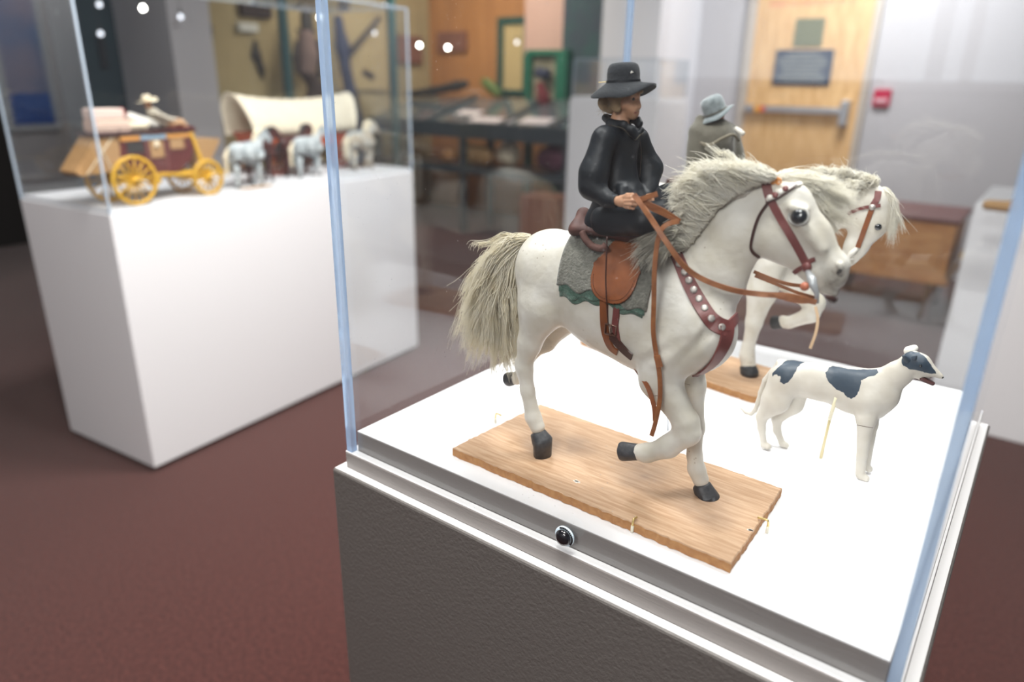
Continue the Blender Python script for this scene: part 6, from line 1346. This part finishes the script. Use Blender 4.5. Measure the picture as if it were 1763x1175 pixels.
blurshape('red_bag', 'dark red bag standing behind the table case below the green cabinet', 'bag', 'y', 5.38, [(930, 150, 9), (935, 168, 12), (936, 176, 12)], mat('dark_red_cloth_bag', (.13, .015, .02), .8), .8)
blurshape('leafy_plant', 'small green leafy clump in front of the green framed window', 'plant', 'y', 5.45, [(835, 142, 8), (845, 150, 9), (856, 160, 8)], mat('leaf_green', (.06, .12, .03), .7, col2=(.12, .16, .05), nscale=20), .8)
prect('wooden_crate', 'reddish wooden crate on the floor before the table case by the tall pedestal', 'crate', 'y', 4.36, 895, 335, 958, 352, .3, mat('red_brown_wood', (.22, .08, .05), .6), z0=0)
# little lamps over the exhibit
M['bulb'] = mat('lamp_bulb', (1, 1, 1), .3, emit=(1, .95, .85), estr=26); M['bulb2'] = mat('dim_lamp_bulb', (1, 1, 1), .3, emit=(.9, .92, 1), estr=2.2)
for i, (px, py, ax, d, big, lb) in enumerate(((722, 78, 'x', -5.2, 1, 'bright small lamp in front of the brown red picture'), (771, 82, 'y', 5.6, 1, 'bright small lamp in front of the orange wall right of the first'), (890, 73, 'y', 5.6, 0, 'dim small lamp before the green framed window'),
      (645, 57, 'x', -5.1, 0, 'dim small lamp over the rifle tip'), (679, 58, 'x', -5.1, 0, 'dim small lamp beside the dark teal post'), (551, 30, 'x', -4.9, 1, 'bright small lamp by the mannequin hat'), (662, 10, 'x', -5.1, 0, 'dim small lamp high over the yellow panel'),
      (246, 14, 'x', -4.8, 1, 'bright small lamp above the stagecoach driver'), (171, 8, 'x', -5.0, 0, 'dim small lamp above the stagecoach trunks, highest'), (173, 58, 'x', -5.0, 0, 'dim small lamp above the stagecoach trunks, lower'), (311, 29, 'x', -4.8, 0, 'dim small lamp before the grey column'), (432, 3, 'x', -5.0, 0, 'dim small lamp above the dark framed picture'))):
    P = P3(ax, px, py, d); e = tag(empty('hanging_lamp', P), lb, 'lamp', 'small lamps over the exhibit')
    MB().lathe([(.001, -.018), (.013, -.012), (.018, 0), (.012, .012), (.006, .018)], 14).obj('bulb', M['bulb' if big else 'bulb2'], e, True)
    MB().lathe([(.008, .018), (.010, .02), (.008, .05), (.002, .055)], 10).obj('holder', M['iron'], e, True)
    MB().tube([(0, 0, .05), (0, 0, 2.9999-P[2])], .002, 5).obj('cord', M['iron'], e)
# wall with the blue poster, seen mirrored in the end pane of the far cover
struct('wall_side', MB().box((-5.1, -3.7, 0), (-5.0, .6, 3.0)), M['wall'])
_n = np.array([math.sin(fa), -math.cos(fa), 0.0]); _p0 = np.array(far((0, 0.001, 0)))
def mirrored(px, py):
    d = ray(px, py); P = CAM+d*(((_p0-CAM)@_n)/(d@_n)); d2 = d-2*(d@_n)*_n; return P+d2*((-5.0-P[0])/d2[0])
Q0, Q1 = mirrored(12, 226), mirrored(106, 226); Q2 = mirrored(60, 160); ya, yb = sorted((Q0[1], Q1[1])); print('poster', Q0, Q1, Q2)
zb0 = (Q0[2]+Q1[2])/2; po = tag(empty('framed_poster', (-4.99, (ya+yb)/2, zb0)), 'large blue poster in a pale frame, mirrored in the end of the far cover', 'poster'); hw = (yb-ya)/2
MB().box((-.009, -hw, 0), (.006, hw, 1.5), .003).obj('frame', mat('pale_frame', (.55, .58, .62), .4), po)
MB().box((.006, -hw+.05, .05), (.010, hw-.05, Q2[2]-zb0)).obj('blue_field', mat('deep_blue_print', (.05, .14, .48), .4), po)
MB().box((.006, -hw+.05, Q2[2]-zb0), (.010, hw-.05, 1.45)).obj('picture_field', mat('blue_pink_print', (.14, .24, .46), .4, col2=(.55, .42, .44), nscale=2.2), po)
l = bpy.data.lights.new('added_poster_light', 'SPOT'); l.energy = 190; l.spot_size = 1.5; l.spot_blend = .6; l.shadow_soft_size = .05; l.color = (1, .98, .95)  # unseen spot added to brighten the mirrored poster wall
o = bpy.data.objects.new('added_poster_light', l); COL.objects.link(o); o.location = (-3.9, (ya+yb)/2-.3, 2.9); o.rotation_euler = (Vector((-5.0, (ya+yb)/2-.1, 1.45))-o.location).to_track_quat('-Z', 'Y').to_euler()
